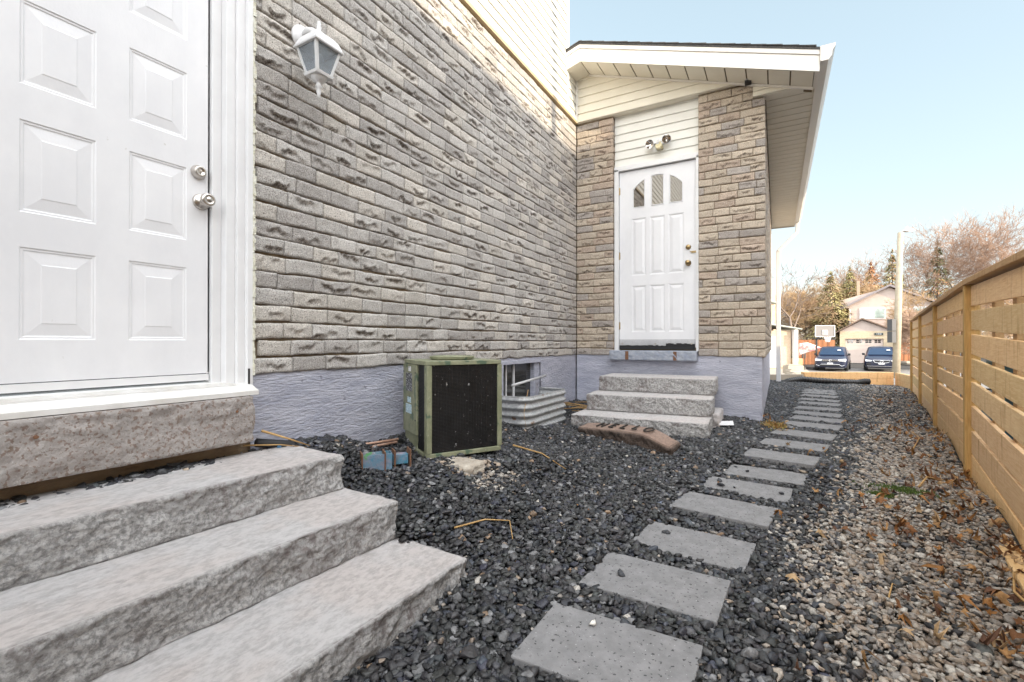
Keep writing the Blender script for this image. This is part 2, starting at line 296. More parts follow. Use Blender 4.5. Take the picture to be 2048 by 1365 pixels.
# ---------------------------------------------------------------- the house
house = thing('house', 'grey brick house with cream siding, a gabled wing and two white doors', 'house', (-2.3, 3, -.9))
AX = -2.104                     # left wall face
WY = 5.3                        # wing front face
def brickwall(name, org, u, nrm, spans, z0, z1, tint, parent, hi=True, seed=0):
    """courses of rock-faced bricks; spans(z) -> list of (a, b) along u at that height"""
    r = np.random.default_rng(seed); ch = .0812; mj = .0085; nC = int(round((z1-z0)/ch))
    u = np.array(u, float); nrm = np.array(nrm, float); org = np.array(org, float)
    VV, FF, CC = [], [], []; base = 0
    for c in range(nC):
        za = z0+c*ch; zb = za+ch-mj
        for (a, b) in spans(za+.03):
            p = a-r.uniform(0, .19) if c % 2 else a-r.uniform(.0, .05)
            first = True
            while p < b-.004:
                L_ = r.choice([.205, .205, .165, .235])+r.uniform(-.012, .012)
                s, e = max(p, a), min(p+L_-.0045, b-.001); p += L_
                if b-p < .06: e = b-.001; p = b
                if e-s < .03: continue
                near = 1
                if hi: nx = max(6, int((e-s)/.0085)); nz = 10
                else: nx = max(4, int((e-s)/.02)); nz = 5
                U = np.linspace(s, e, nx); dz = r.uniform(-.002, .002, 2)
                V = np.linspace(0, 1, nz); UU, VV_ = np.meshgrid(U, V, indexing='ij'); H = zb-za
                zz = za+VV_*H+dz[0]*(1-VV_)+dz[1]*VV_+.0095*(vn(UU*7, c*3.3+VV_*.25, 1.)-.5)+.003*(vn(UU*40, c*5.1+VV_*.5, 2.)-.5)
                k = r.uniform(0, 50)
                off = r.uniform(-.0025, .003)
                d = off+.0050*fbm(UU*18+k, zz*22+k, k)+.0030*(vn(UU*120, zz*120, k)-.5)
                dark = np.zeros_like(d)
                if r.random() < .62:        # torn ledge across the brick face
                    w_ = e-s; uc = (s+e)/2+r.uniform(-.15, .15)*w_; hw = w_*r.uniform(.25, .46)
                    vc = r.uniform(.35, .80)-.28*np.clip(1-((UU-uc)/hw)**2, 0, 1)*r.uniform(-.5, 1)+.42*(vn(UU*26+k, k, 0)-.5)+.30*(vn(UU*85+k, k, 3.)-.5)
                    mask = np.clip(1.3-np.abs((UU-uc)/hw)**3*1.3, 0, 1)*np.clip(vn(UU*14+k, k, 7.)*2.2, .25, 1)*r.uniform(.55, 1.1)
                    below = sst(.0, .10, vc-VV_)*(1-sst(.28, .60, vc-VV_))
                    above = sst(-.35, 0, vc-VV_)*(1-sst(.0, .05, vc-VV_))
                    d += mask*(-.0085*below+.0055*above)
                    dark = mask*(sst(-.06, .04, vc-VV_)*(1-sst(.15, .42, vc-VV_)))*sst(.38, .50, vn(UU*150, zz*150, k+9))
                eu = .45+np.minimum(UU-s, e-UU)/.008; ev = np.minimum(VV_, 1-VV_)*H/.007
                ed = np.minimum(eu, ev+.0)
                d -= .0032*(1-np.clip(ed, 0, 1))**2+.003*(vn(UU*90, zz*90, k+3) > .7)*(ed < 1)
                bord = (UU <= s+1e-6) | (UU >= e-1e-6) | (VV_ <= 0) | (VV_ >= 1)
                P = org+UU[..., None]*u+d[..., None]*nrm; P[..., 2] = zz
                # return edge ring (deep)
                ii = np.arange(nx*nz).reshape(nx, nz)
                F_ = np.stack([ii[:-1,:-1], ii[1:,:-1], ii[1:,1:], ii[:-1,1:]], -1).reshape(-1, 4)
                ring = np.concatenate([ii[:,0], ii[-1,1:], ii[-2::-1,-1], ii[0,-2:0:-1]])
                Pf = P.reshape(-1, 3); Pb = Pf[ring]-nrm*.03
                nb = len(ring); k2 = np.arange(nb); kn = (k2+1) % nb; n0 = nx*nz
                F2 = np.stack([ring[k2], ring[kn]*1, n0+kn, n0+k2], -1)[:, ::-1]
                VV.append(np.concatenate([Pf, Pb])); FF.append(np.concatenate([F_, F2])+base); base += n0+nb
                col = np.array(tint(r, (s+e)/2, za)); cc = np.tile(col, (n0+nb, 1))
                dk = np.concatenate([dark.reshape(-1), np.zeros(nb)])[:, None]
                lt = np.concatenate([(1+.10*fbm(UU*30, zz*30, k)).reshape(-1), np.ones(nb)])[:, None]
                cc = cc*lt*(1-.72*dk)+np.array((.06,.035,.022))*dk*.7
                CC.append(cc)
    V = np.concatenate(VV); F_ = np.concatenate(FF); C = np.concatenate(CC)
    # consistent outward winding
    v0, v1, v2 = V[F_[0][0]], V[F_[0][1]], V[F_[0][2]]
    if np.dot(np.cross(v1-v0, v2-v0), nrm) < 0: F_ = F_[:, ::-1]
    return mesh(name, V, F_, M['brick'], parent, color=np.clip(C, 0, 1), smooth=False)
def tint_left(r, a, z):
    if r.random() < .3: b = np.array((.385,.362,.345))
    elif r.random() < .45: b = np.array((.51,.475,.435))
    else: b = np.array((.455,.432,.41))
    return b*r.uniform(.88, 1.12)*(1.0)
def tint_wing(r, a, z):
    if r.random() < .22: b = np.array((.375,.335,.305))
    elif r.random() < .3: b = np.array((.45,.36,.29))
    else: b = np.array((.485,.41,.33))
    return b*r.uniform(.86, 1.12)
zf = -.142
WT = 2.642
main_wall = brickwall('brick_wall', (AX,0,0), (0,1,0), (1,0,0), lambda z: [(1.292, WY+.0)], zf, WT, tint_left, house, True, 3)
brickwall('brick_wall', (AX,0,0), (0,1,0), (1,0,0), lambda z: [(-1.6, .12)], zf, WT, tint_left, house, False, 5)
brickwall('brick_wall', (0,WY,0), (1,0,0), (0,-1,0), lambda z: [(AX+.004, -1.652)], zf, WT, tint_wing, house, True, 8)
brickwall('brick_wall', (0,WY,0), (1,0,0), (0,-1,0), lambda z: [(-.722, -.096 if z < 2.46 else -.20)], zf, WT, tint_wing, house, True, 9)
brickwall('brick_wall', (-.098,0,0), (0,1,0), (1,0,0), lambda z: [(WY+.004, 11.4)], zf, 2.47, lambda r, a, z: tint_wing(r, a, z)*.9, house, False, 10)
mb = MB()
mb.box((AX-.25, 1.30, zf-.01), (AX-.017, WY+.3, WT-.005)); mb.box((AX-.25, -6, zf-.01), (AX-.017, .115, WT-.005))
mb.box((AX-.3, .0, 2.0), (AX-.013, 1.3, WT-.005))
mb.box((AX+.0, WY+.013, zf-.01), (-1.654, WY+.25, WT-.006)); mb.box((-.720, WY+.013, zf-.01), (-.111, WY+.25, WT-.18)); mb.box((-.72, WY+.013, 2.44), (-.205, WY+.2, WT-.006))
mb.box((-.3, WY+.2, zf-.01), (-.111, 11.4, 2.47))
mb.build('mortar_bed', M['mortar'], house)
# reveal bricks of the side door recess
brickwall('brick_reveal', (-1.650,0,0), (0,1,0), (1,0,0), lambda z: [(WY+.004, WY+.075)], zf, WT, tint_wing, house, True, 12)

# foundation (hole for the cellar window)
fb = MB(); FX = AX-.012; FD = -1.3; wy0, wy1, wz0, wz1 = 3.545, 4.335, -.60, -.165
def wavy_panel(mb, p0, u, n, La, z0, z1, nu, nz, ragged=True, sd=0):
    u = np.array(u, float); n = np.array(n, float); p0 = np.array(p0, float)
    A, B = np.meshgrid(np.linspace(0, La, nu), np.linspace(z0, z1, nz), indexing='ij')
    d = .003*fbm(A*3+sd, B*14, sd)+.0016*fbm(A*14, B*90, sd, 3)
    P = p0+A[..., None]*u+d[..., None]*n; P[..., 2] = B
    if ragged: P[:, -1, 2] += .007*(vn(A[:, -1]*14, sd, 0)-.35)
    i_ = np.arange(nu*nz).reshape(nu, nz); F_ = np.stack([i_[:-1,:-1], i_[1:,:-1], i_[1:,1:], i_[:-1,1:]], -1).reshape(-1, 4)
    mb.add(P.reshape(-1, 3).tolist(), F_.tolist())
wavy_panel(fb, (FX,1.287,0), (0,1,0), (1,0,0), wy0-1.287, -1.2, zf-.002, 220, 90, sd=1)
wavy_panel(fb, (FX,wy1,0), (0,1,0), (1,0,0), WY-wy1, -1.2, zf-.002, 90, 90, sd=2)
wavy_panel(fb, (FX,wy0,0), (0,1,0), (1,0,0), wy1-wy0, -1.2, wz0, 60, 50, False, sd=3)
wavy_panel(fb, (FX,wy0,0), (0,1,0), (1,0,0), wy1-wy0, wz1, zf-.002, 60, 6, sd=4)
wavy_panel(fb, (AX,WY+.012,0), (1,0,0), (0,-1,0), -.128-AX, -1.2, zf-.002, 200, 100, sd=5)
wavy_panel(fb, (-.128,WY+.012,0), (0,1,0), (1,0,0), 6.1, -1.2, zf-.002, 200, 30, sd=6)
fb.box((AX-.25, 1.29, FD), (FX-.03, wy0, zf-.012)); fb.box((AX-.25, wy1, FD), (FX-.03, WY+.3, zf-.012)); fb.box((AX-.25, wy0, FD), (FX-.03, wy1, wz0-.02)); fb.box((AX-.25, -6, FD), (FX-.04, 1.225, zf-.25))
fb.box((AX+.02, WY+.04, FD), (-.16, WY+.3, zf-.012)); fb.box((-.4, WY+.3, FD), (-.16, 11.4, zf-.012)); fb.box((-.4, 11.38, FD), (-.13, 11.41, zf-.012)) 
fnd = fb.build('foundation', M['found'], house)

# clapboards
def clap(mb, org, u, n, fl, fr, z0, z1, ex=.1, lip=.014, mi=0):
    org = np.array(org, float); u = np.array(u, float); n = np.array(n, float); z = z0
    while z < z1-1e-4:
        zt = min(z+ex, z1)
        a0, b0, a1, b1 = fl(z), fr(z), fl(zt), fr(zt)
        if b0-a0 > .01 or b1-a1 > .01:
            b1 = max(b1, a1); b0 = max(b0, a0)
            P = lambda a, zz, d: tuple(org+u*a+n*d+np.array((0,0,zz)))
            vs = [P(a0,z,lip), P(b0,z,lip), P(b1,zt,.002), P(a1,zt,.002), P(a0,z,0), P(b0,z,0), P(a0,z+.006,lip+.0015), P(b0,z+.006,lip+.0015)]
            mb.add(vs, [(6,7,2,3), (0,1,7,6), (4,5,1,0)], mi)
        z += ex
sb = MB()
clap(sb, (AX+.002,0,0), (0,1,0), (1,0,0), lambda z: -6, lambda z: WY if z < 3.30 else 5.04, WT+.02, 5.6)
o = sb.build('siding', M['vinylw'], house); 
sb = MB(); sb.box((AX-.05, -6, WT-.012), (AX+.022, WY, WT+.02)); sb.build('starter_strip', pm('tan_flashing', (.42,.32,.19), (.5,.40,.25), 8, .6), house)
sb = MB(); sb.box((AX-.3, 4.985, WT), (AX+.0135, 5.045, 5.6)); sb.box((AX-.3, 5.04, 3.3), (AX-.01, 5.06, 5.6)); sb.build('corner_post', M['trim'], house)
sb = MB(); sb.box((-8, -6, 2.6), (AX-.02, 5.03, 5.62)); sb.box((-8, 5.03, 2.6), (AX-.02, 11.4, 3.25)); sb.build('upper_storey', M['vinylw'], house)
sb = MB(); sb.prism([(-8.4,0,5.62),(AX+.35,0,5.62),(AX+.35,0,5.72),(-5,0,6.9),(-8.4,0,5.72)], (0,-6,0), (0,5.3,0)); sb.build('main_roof', M['shingle'], house)

# wing gable
def roofz(x): return 3.366-.336*(x+1.93) if x > -1.93 else 3.366+.30*(x+1.93)
def soffz(x): return roofz(x)-.19
YF = 4.97
gb = MB()
def gl(z): return AX+.003
clap(gb, (0,WY-.022,0), (1,0,0), (0,-1,0), gl, lambda z: min(-1.93+(3.176-z)/.336, .30), 2.64, 3.176, ex=.098)
clap(gb, (0,WY-.020,0), (1,0,0), (0,-1,0), lambda z: -.205, lambda z: min(-1.93+(3.176-z)/.336, .30), 2.468, 2.64, ex=.05)
gb.box((AX+.003, WY-.02, 2.634), (-.2, WY+.15, 2.642)); gb.box((-.207, WY-.018, 2.4665), (.30, WY+.1, 2.4715))
gb.build('gable_siding', M['vinyl'], house)
gb = MB(); 
for x0, x1 in ((-1.93, .30),): gb.prism([(x0,0,soffz(x0)-.022),(x1,0,soffz(x1)-.022),(x1,0,soffz(x1)-.002),(x0,0,soffz(x0)-.002)], (0,WY-.045,0), (0,WY-.02,0))
gb.box((AX+.012, WY-.045, 2.66), (AX+.034, WY-.022, 3.13))
gb.build('gable_trim', M['fascia'], house)
# panel over the side door
pb = MB(); clap(pb, (0,WY+.072,0), (1,0,0), (0,-1,0), lambda z: -1.648, lambda z: -.722, 2.035, 2.64, ex=.098); pb.build('door_head_siding', M['vinylw'], house)
pb = MB(); pb.box((-1.652, WY+.0725, zf), (-.715, WY+.2, 2.64)); pb.build('recess_backing', M['groove'], house)
# soffits
def panels(mb, gm, a0, a1, step, quad):
    a = a0
    while a < a1-.01:
        b = min(a+step, a1); mb.add(*quad(a+.006, b-.006, 0)); a = b
sf = MB(); gm = MB()
def qs(a, b, d):
    return ([(a,YF,soffz(a)),(b,YF,soffz(b)),(b,WY-.03,soffz(b)),(a,WY-.03,soffz(a)),(a,YF,soffz(a)+.012),(b,YF,soffz(b)+.012),(b,WY-.03,soffz(b)+.012),(a,WY-.03,soffz(a)+.012)], [(0,1,2,3),(0,1,5,4),(3,2,6,7),(0,3,7,4),(1,2,6,5)])
panels(sf, gm, -1.92, .30, .185, qs); sf.add(*qs(AX+.003, -1.925, 0))
def qs2(a, b, d):
    return ([(-.09,a,2.462),(.33,a,2.462),(.33,b,2.462),(-.09,b,2.462),(-.09,a,2.474),(.33,a,2.474),(.33,b,2.474),(-.09,b,2.474)], [(0,1,2,3),(0,1,5,4),(3,2,6,7),(0,3,7,4),(1,2,6,5)])
panels(sf, gm, WY-.02, 11.5, .15, qs2)
sf.build('soffit', M['vinyl'], house)
gm.prism([(x, 0, soffz(x)+.012) for x in (AX, -1.93, .30)]+[(x, 0, soffz(x)+.018) for x in (.30, -1.93, AX)], (0,YF+.01,0), (0,WY+.1,0)); gm.box((-.1, WY, 2.474), (.33, 11.5, 2.48))
gm.build('soffit_backing', M['groove'], house)
# rake fascia, return and roof deck
fb = MB()
def strip(mb, xs_, top, bot, y0, y1):
    P = [(x, 0, roofz(x)+top) for x in xs_]+[(x, 0, roofz(x)+bot) for x in xs_[::-1]]; mb.prism(P, (0,y0,0), (0,y1,0))
strip(fb, (AX+.004,-1.93,.335), -.045, -.19, YF-.004, YF+.012); strip(fb, (AX+.004,-1.93,.337), .0, -.043, YF-.014, YF+.012)
fb.build('fascia', M['fascia'], house, bevel=.002)
fb = MB(); fb.box((.322, YF-.002, 2.44), (.338, 11.5, 2.60)); fb.box((.294, YF+.013, 2.445), (.3215, WY+.04, 2.60)); fb.box((-.1, 11.5, 2.44), (.338, 11.515, 2.62))
fb.build('fascia', M['fascia'], house)
rb = MB(); strip(rb, (AX+.004,-1.93,.36), .022, .001, YF-.02, 11.55)
x = .30; k = 0
while x > -1.93:
    a, b = x-.14, x+.012; a = max(a, -1.93)
    P = [(b,0,roofz(b)+.024),(a,0,roofz(a)+.023),(a,0,roofz(a)+.027),(b,0,roofz(b)+.034)]
    rb.prism(P, (0,YF-.03-.006*random.random(),0), (0,11.55,0)); x -= .13
rb.prism([(AX+.004,0,roofz(AX)+.022),(-1.93,0,roofz(-1.93)+.022),(-1.93,0,roofz(-1.93)+.032),(AX+.004,0,roofz(AX)+.032)], (0,YF-.03,0), (0,11.55,0))
rb.build('roof', M['shingle'], house)
# gutter and downspout
gb = MB(); prof = [(.340,0,2.60),(.340,0,2.49),(.40,0,2.487),(.425,0,2.52),(.43,0,2.565),(.452,0,2.60),(.452,0,2.622),(.438,0,2.622),(.438,0,2.605),(.415,0,2.565),(.41,0,2.53),(.39,0,2.50),(.352,0,2.50),(.352,0,2.60)]
gb.prism(prof, (0,YF-.03,0), (0,11.52,0))
gb.prism(prof[:7]+[(.340,0,2.622)], (0,YF-.034,0), (0,YF-.028,0))
gb.build('gutter', M['fascia'], house)
db = MB()
def rect_pipe(mb, pts, w_, d_):
    for (p, q) in zip(pts[:-1], pts[1:]):
        p, q = Vector(p), Vector(q); d = (q-p); L_ = d.length; M_ = Matrix.Translation(p) @ d.to_track_quat('Z', 'Y').to_matrix().to_4x4()
        mb.box((-w_/2, -d_/2, -.01), (w_/2, d_/2, L_+.01), M=M_)
rect_pipe(db, [(.03,11.33,-.86),(.03,11.33,1.93)], .085, .065); rect_pipe(db, [(.03,11.33,1.93),(.36,11.36,2.28)], .085, .065); rect_pipe(db, [(.36,11.36,2.26),(.385,11.36,2.5)], .085, .065)
db.build('downspout', M['trim'], house, bevel=.01)

# ---- raised-panel door leaves
def leaf(holes, a0, a1, z0, z1, P, arch=None, dep=.0052, fl=.035):
    """front face with pressed raised panels; P(a, z, d) maps to 3d, d = outwards"""
    mb = MB(); As = sorted({a0, a1} | {h[0] for h in holes} | {h[1] for h in holes}); Zs = sorted({z0, z1} | {h[2] for h in holes} | {h[3] for h in holes})
    for i in range(len(As)-1):
        for j in range(len(Zs)-1):
            ca, cz = (As[i]+As[i+1])/2, (Zs[j]+Zs[j+1])/2
            if any(h[0] < ca < h[1] and h[2] < cz < h[3] for h in holes): continue
            mb.add([P(As[i],Zs[j],0), P(As[i+1],Zs[j],0), P(As[i+1],Zs[j+1],0), P(As[i],Zs[j+1],0)], [(0,1,2,3)])
    for h in holes:
        if len(h) > 4: continue
        rings = []
        for ins, d in ((0,0), (.004,-.003), (.009,-.003), (.013,-dep), (.018,-dep), (.018+fl,-.002), (.022+fl,-.0005)):
            rings.append([P(h[0]+ins,h[2]+ins,d), P(h[1]-ins,h[2]+ins,d), P(h[1]-ins,h[3]-ins,d), P(h[0]+ins,h[3]-ins,d)])
        for r0, r1 in zip(rings[:-1], rings[1:]):
            mb.add(r0+r1, [(k, (k+1)%4, 4+(k+1)%4, 4+k) for k in range(4)])
        mb.add(rings[-1], [(0,1,2,3)])
    return mb
# entry door (left wall)
X1 = -2.19
ent = thing('x', None, None, (0,0,0)); bpy.data.objects.remove(ent); ORG.pop('x', None)
P1 = lambda a, z, d: (X1+d, a, z)
cols = [(.545, .748), (.848, 1.053)]
rows = [(.010,.320), (.437,.746), (.866,1.150), (1.29,1.60)]
holes = [(a, b, c, d) for (a, b) in cols for (c, d) in rows]
lf = leaf(holes, .245, 1.143, -.130, 1.90, P1)
lf.box((X1-.045, .245, -.130), (X1-.016, 1.143, 1.90))
lf.box((X1-.016, 1.138, -.13), (X1+0, 1.143, 1.9)); lf.box((X1-.016, .245, -.134), (X1, 1.143, -.13))
d1 = lf.build('door', M['white'], house); d1['label'] = 'white six-panel entry door with nickel knob and deadbolt'
sw = MB(); sw.box((X1-.01, .245, -.165), (X1+.006, 1.14, -.138)); sw.build('door_sweep', M['trim'], d1)
kb = MB(); kb.lathe([(0,.0),(.034,.0),(.034,.006),(.030,.012),(.016,.014),(.014,.03),(.017,.036),(.026,.044),(.029,.056),(.027,.066),(.018,.071),(.017,.069),(.009,.069),(.008,.072),(0,.072)], (X1,1.109,.615), (1,0,0), 28)
kb.build('knob', M['steel'], d1, smooth=True)
kb = MB(); kb.lathe([(0,0),(.031,0),(.031,.004),(.026,.013),(.024,.02),(.022,.024),(.014,.025),(.013,.022),(0,.022)], (X1,1.098,.741), (1,0,0), 28); kb.box((X1+.022, 1.0965, .733), (X1+.0255, 1.0995, .749))
kb.build('deadbolt', M['steel'], d1, smooth=True)
tb = MB()   # stepped jamb, stop and brickmould
for (ya, yb, xa, xb) in ((1.146,1.186,-2.22,-2.172), (1.186,1.2265,-2.22,-2.135), (1.2265,1.262,-2.22,-2.118), (1.2615,1.289,-2.22,-2.098), (.2,.243,-2.22,-2.172), (.165,.2,-2.22,-2.135), (.10,.166,-2.22,-2.098)):
    tb.box((xa, ya, -.205), (xb, yb, 2.0))
tb.box((-2.22, .1, 1.905), (-2.135, 1.26, 2.0))
dj = tb.build('door_frame', M['trim'], house, bevel=.003)
cb = MB()
for i in range(120):
    z = -.15+i*.018; cb.box((-2.116, 1.286, z), (-2.094+random.uniform(-.004,.004), 1.294+random.uniform(-.002,.006), z+.0185))
cb.build('sealant_bead', M['caulk'], house)
cb = MB(); cb.box((-2.098, 1.264, -.20), (-2.0945, 1.272, -.118)); cb.build('weather_strip', M['dark'], house)
tb = MB(); tb.prism([(-2.21,0,-.172),(-2.12,0,-.186),(-2.06,0,-.190),(-2.03,0,-.205),(-2.012,0,-.212),(-2.012,0,-.231),(-2.21,0,-.232)], (0,-.2,0), (0,1.262,0)); 
for i in range(5): tb.box((-2.15+i*.02, -.2, -.186+.0), (-2.144+i*.02, 1.2, -.178-.0015*i))
tb.build('threshold', pm('worn_white_aluminium', (.62,.60,.57), (.75,.74,.73), 9, .4, .1, 80), house)
def rough_slab(mb, x0, x1, y0, y1, z0, z1, amp=.006, n=(60,60,14), sd=0, round_=.012, drop=None):
    """displaced closed box (used for cast and cut stone)"""
    C_ = np.array([(x0+x1)/2, (y0+y1)/2, (z0+z1)/2]); Hh = np.array([(x1-x0)/2, (y1-y0)/2, (z1-z0)/2]); side = []
    for ax in range(3):
        for sg in (-1, 1):
            o_ = [a for a in range(3) if a != ax]; na, nb_ = n[o_[0]], n[o_[1]]
            A, B = np.meshgrid(np.linspace(-1, 1, na), np.linspace(-1, 1, nb_), indexing='ij')
            P = np.zeros((na, nb_, 3)); P[..., ax] = sg; P[..., o_[0]] = A; P[..., o_[1]] = B
            W_ = P*Hh; core = np.clip(W_, -(Hh-round_), Hh-round_); dv = W_-core; ln = np.linalg.norm(dv, axis=-1, keepdims=True); nr = dv/np.maximum(ln, 1e-9)
            W_ = core+nr*round_
            q = W_+C_; f_ = fbm(q[...,0]*9+sd, q[...,1]*9, q[...,2]*11, 5)+.5*np.abs(fbm(q[...,0]*22, q[...,1]*22+sd, q[...,2]*30, 3)); fl_ = fbm(q[...,0]*5, q[...,1]*5+sd, q[...,2]*5, 3)
            sidew = 1-np.abs(nr[..., 2])**2
            rg = 1-np.abs(fbm(q[...,0]*11+q[...,2]*7+sd, q[...,1]*10, q[...,2]*12, 5))*3; f_ = f_+.9*np.clip(rg, -1, 1)*(sidew > .3)
            f_ = f_-.22*(vn(q[...,0]*45, q[...,1]*45, q[...,2]*45+sd) > .66)*sidew
            W_ = W_+nr*(f_*amp*(.2+1.35*sidew**3)+fl_*amp*.12)[..., None]+C_
            i_ = np.arange(na*nb_).reshape(na, nb_); F_ = np.stack([i_[:-1,:-1], i_[1:,:-1], i_[1:,1:], i_[:-1,1:]], -1).reshape(-1, 4)
            if (sg > 0) == (ax == 1): F_ = F_[:, ::-1]
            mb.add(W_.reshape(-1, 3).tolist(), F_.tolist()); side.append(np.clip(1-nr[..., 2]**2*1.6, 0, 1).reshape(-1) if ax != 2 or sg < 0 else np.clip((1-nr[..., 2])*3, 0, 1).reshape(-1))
    return np.concatenate(side)
sl = MB(); rough_slab(sl, -2.2, -2.0, -.6, 1.232, -.435, -.234, .005, (20,120,22), 4, .008); sl.build('door_sill', M['concrete'], house, smooth=True)
sl = MB(); sl.box((-2.2, -.6, -.9), (-2.085, 1.224, -.42)); sl.box((-2.25, 1.0, -.9), (-2.13, 1.295, -.2)); sl.build('sill_bedding', pm('earthy_block', (.20,.14,.09), (.30,.22,.14), 12, .9, .7, 40, stretch=(1,1,3)), house)
sl = MB()
for y in (.536, 1.155): sl = MB(); sl.lathe([(0,.0),(.006,.0),(.006,.01),(.0,.011)], (-2.002,y,-.292), (1,0,0), 10); sl.build('sill_bolt', M['rust'], house)

# side door (wing)
Y2 = WY+.05
P2 = lambda a, z, d: (a, Y2-d, z)
c2 = [(-1.433,-1.298), (-1.229,-1.091), (-1.028,-.889)]
holes = [(a-.014, b+.014, .764, 1.42) for a, b in c2]+[(a-.014, b+.014, .120, .650) for a, b in c2]+[(a, b, 1.541, 1.90, 1) for a, b in c2]
lf = leaf(holes, -1.588, -.752, -.052, 1.976, P2, dep=.008, fl=.024)
def archz(a): return 1.885-.118*((a+1.160)/.275)**2*1.0-.02*((a+1.160)/.275)**4
for a, b in c2:
    n_ = 10; xs_ = [a+(b-a)*i/n_ for i in range(n_+1)]
    for p, q in zip(xs_[:-1], xs_[1:]):
        lf.add([P2(p,archz(p),0), P2(q,archz(q),0), P2(q,1.90,0), P2(p,1.90,0)], [(0,1,2,3)])
    out_ = [(a,1.541),(b,1.541)]+[(x_,archz(x_)) for x_ in xs_[::-1]]
    k_ = len(out_); cx_, cz_ = (a+b)/2, 1.70
    ins = [(cx_+(u_-cx_)*.86, cz_+(v_-cz_)*.94) for u_, v_ in out_]
    lf.add([P2(u_,v_,0) for u_, v_ in out_]+[P2(cx_+(u_-cx_)*.97,cz_+(v_-cz_)*.99,.007) for u_, v_ in out_]+[P2(u_,v_,-.004) for u_, v_ in ins],
           [(i, (i+1)%k_, k_+(i+1)%k_, k_+i) for i in range(k_)]+[(k_+i, k_+(i+1)%k_, 2*k_+(i+1)%k_, 2*k_+i) for i in range(k_)])
lf.box((-1.588, Y2+.016, -.052), (-.752, Y2+.022, 1.53)); lf.box((-1.588, Y2+.016, 1.9), (-.752, Y2+.022, 1.976))
lf.box((-1.588, Y2+.0, 1.972), (-.752, Y2+.02, 1.976)); lf.box((-.7545, Y2+.0, -.05), (-.752, Y2+.02, 1.976))
d2 = lf.build('door', M['white'], house); d2['label'] = 'white side door with three arched panes and six raised panels'
for a, b in c2:
    gb = MB(); n_ = 8; xs_ = [a+(b-a)*i/n_ for i in range(n_+1)]
    gb.add([P2(a,1.541,-.003), P2(b,1.541,-.003)]+[P2(x_,archz(x_),-.003) for x_ in xs_[::-1]], [tuple(range(n_+3))])
    gb.build('window_pane', M['pane'], d2)
for z, c_ in ((.862, 'knob'), (1.035, 'deadbolt')):
    kb = MB(); kb.lathe([(0,0),(.031,0),(.031,.005),(.014,.01),(.014,.028),(.026,.036),(.028,.05),(.022,.06),(0,.063)] if c_ == 'knob' else [(0,0),(.029,0),(.028,.008),(.024,.018),(.018,.022),(0,.023)], (-.832,Y2,z), (0,-1,0), 20); kb.build(c_, M['brass'], d2, smooth=True)
kb = MB(); kb.box((-.80,Y2-.012,.968), (-.745,Y2,.988)); kb.tube([(-.815,Y2-.014,.985),(-.80,Y2-.014,.98),(-.76,Y2-.014,.978)], .005, 6); kb.build('latch', M['brass'], d2)
for z in (1.756, 1.005, .195):
    kb = MB(); kb.tube([(-1.592,Y2-.006,z-.045),(-1.592,Y2-.006,z+.045)], .0055, 8); kb.box((-1.604,Y2-.004,z-.04), (-1.58,Y2-.001,z+.04)); kb.build('hinge', M['brass'], d2)
fb = MB(); fb.box((-1.640, WY+.012, -.09), (-1.592, WY+.072, 2.0)); fb.box((-.749, WY+.012, -.09), (-.720, WY+.072, 2.0)); fb.box((-1.640, WY+.012, 1.98), (-.72, WY+.0725, 2.034)); 
fb.build('door_frame', M['trim'], house, bevel=.002)
fb = MB(); zt = .038
for i in range(66): fb.box((-1.59+i*.0127, Y2-.0085, -.052), (-1.5888+i*.0127, Y2-.0075, zt))
for j in range(7): fb.box((-1.59, Y2-.0095, -.045+j*.0127), (-.76, Y2-.0085, -.0438+j*.0127))
fb.build('wire_mesh', M['dark'], d2)
fb = MB(); pts = [(-1.59+i*.0275, Y2-.004-.003*random.random(), -.038+.012*random.random()+.02*(i > 18)) for i in range(31)]
for p, q in zip(pts[:-1], pts[1:]): fb.box((p[0], Y2-.006, -.075), (q[0], Y2-.0015, p[2]))
fb.build('door_sweep', M['dark'], d2)
kb = MB()
for x_ in (-1.555,-1.18,-.80): kb = MB(); kb.lathe([(0,0),(.010,0),(.010,.002),(0,.003)], (x_,Y2-.0095,-.012), (0,-1,0), 12); kb.build('washer', M['steel'], d2)
sl = MB(); rough_slab(sl, -1.672, -.735, WY-.075, WY+.15, -.196, -.088, .004, (100,24,14), 9, .008); sl.build('door_sill', M['bluesill'], house, smooth=True)
sl = MB()
for x_ in (-1.47, -.95): sl = MB(); sl.box((x_-.018, WY-.081, -.192), (x_+.018, WY-.073, -.096)); sl.lathe([(0,0),(.008,0),(.007,.006),(0,.007)], (x_,WY-.081,-.13), (0,-1,0), 10); sl.build('sill_strap', M['rust'], house)
# cellar window
wb = MB(); wx = FX+.008
for a, b in (((wx-.12,wy0-.01,wz1-.035),(wx,wy1+.01,wz1+.0)), ((wx-.12,wy0-.012,wz0),(wx,wy0+.03,wz1-.035)), ((wx-.12,wy1-.11,wz0),(wx-.02,wy1+.012,wz1-.035)), ((wx-.12,wy0+.03,wz0),(wx,wy1-.11,wz0+.03))): wb.box(a, b)
cw = wb.build('cellar_window', M['found'], house, bevel=.003)
wb = MB(); wb.box((wx-.075,wy0+.03,wz0+.03), (wx-.07,wy1-.11,wz1-.035)); wb.build('window_pane', M['cellar'], cw)
wb = MB()
for y in (3.72, 3.86): wb.box((wx-.07,y,wz0+.03), (wx-.058,y+.012 if y < 3.8 else y+.02,wz1-.035))
wb.build('muntin', M['trim'], cw)

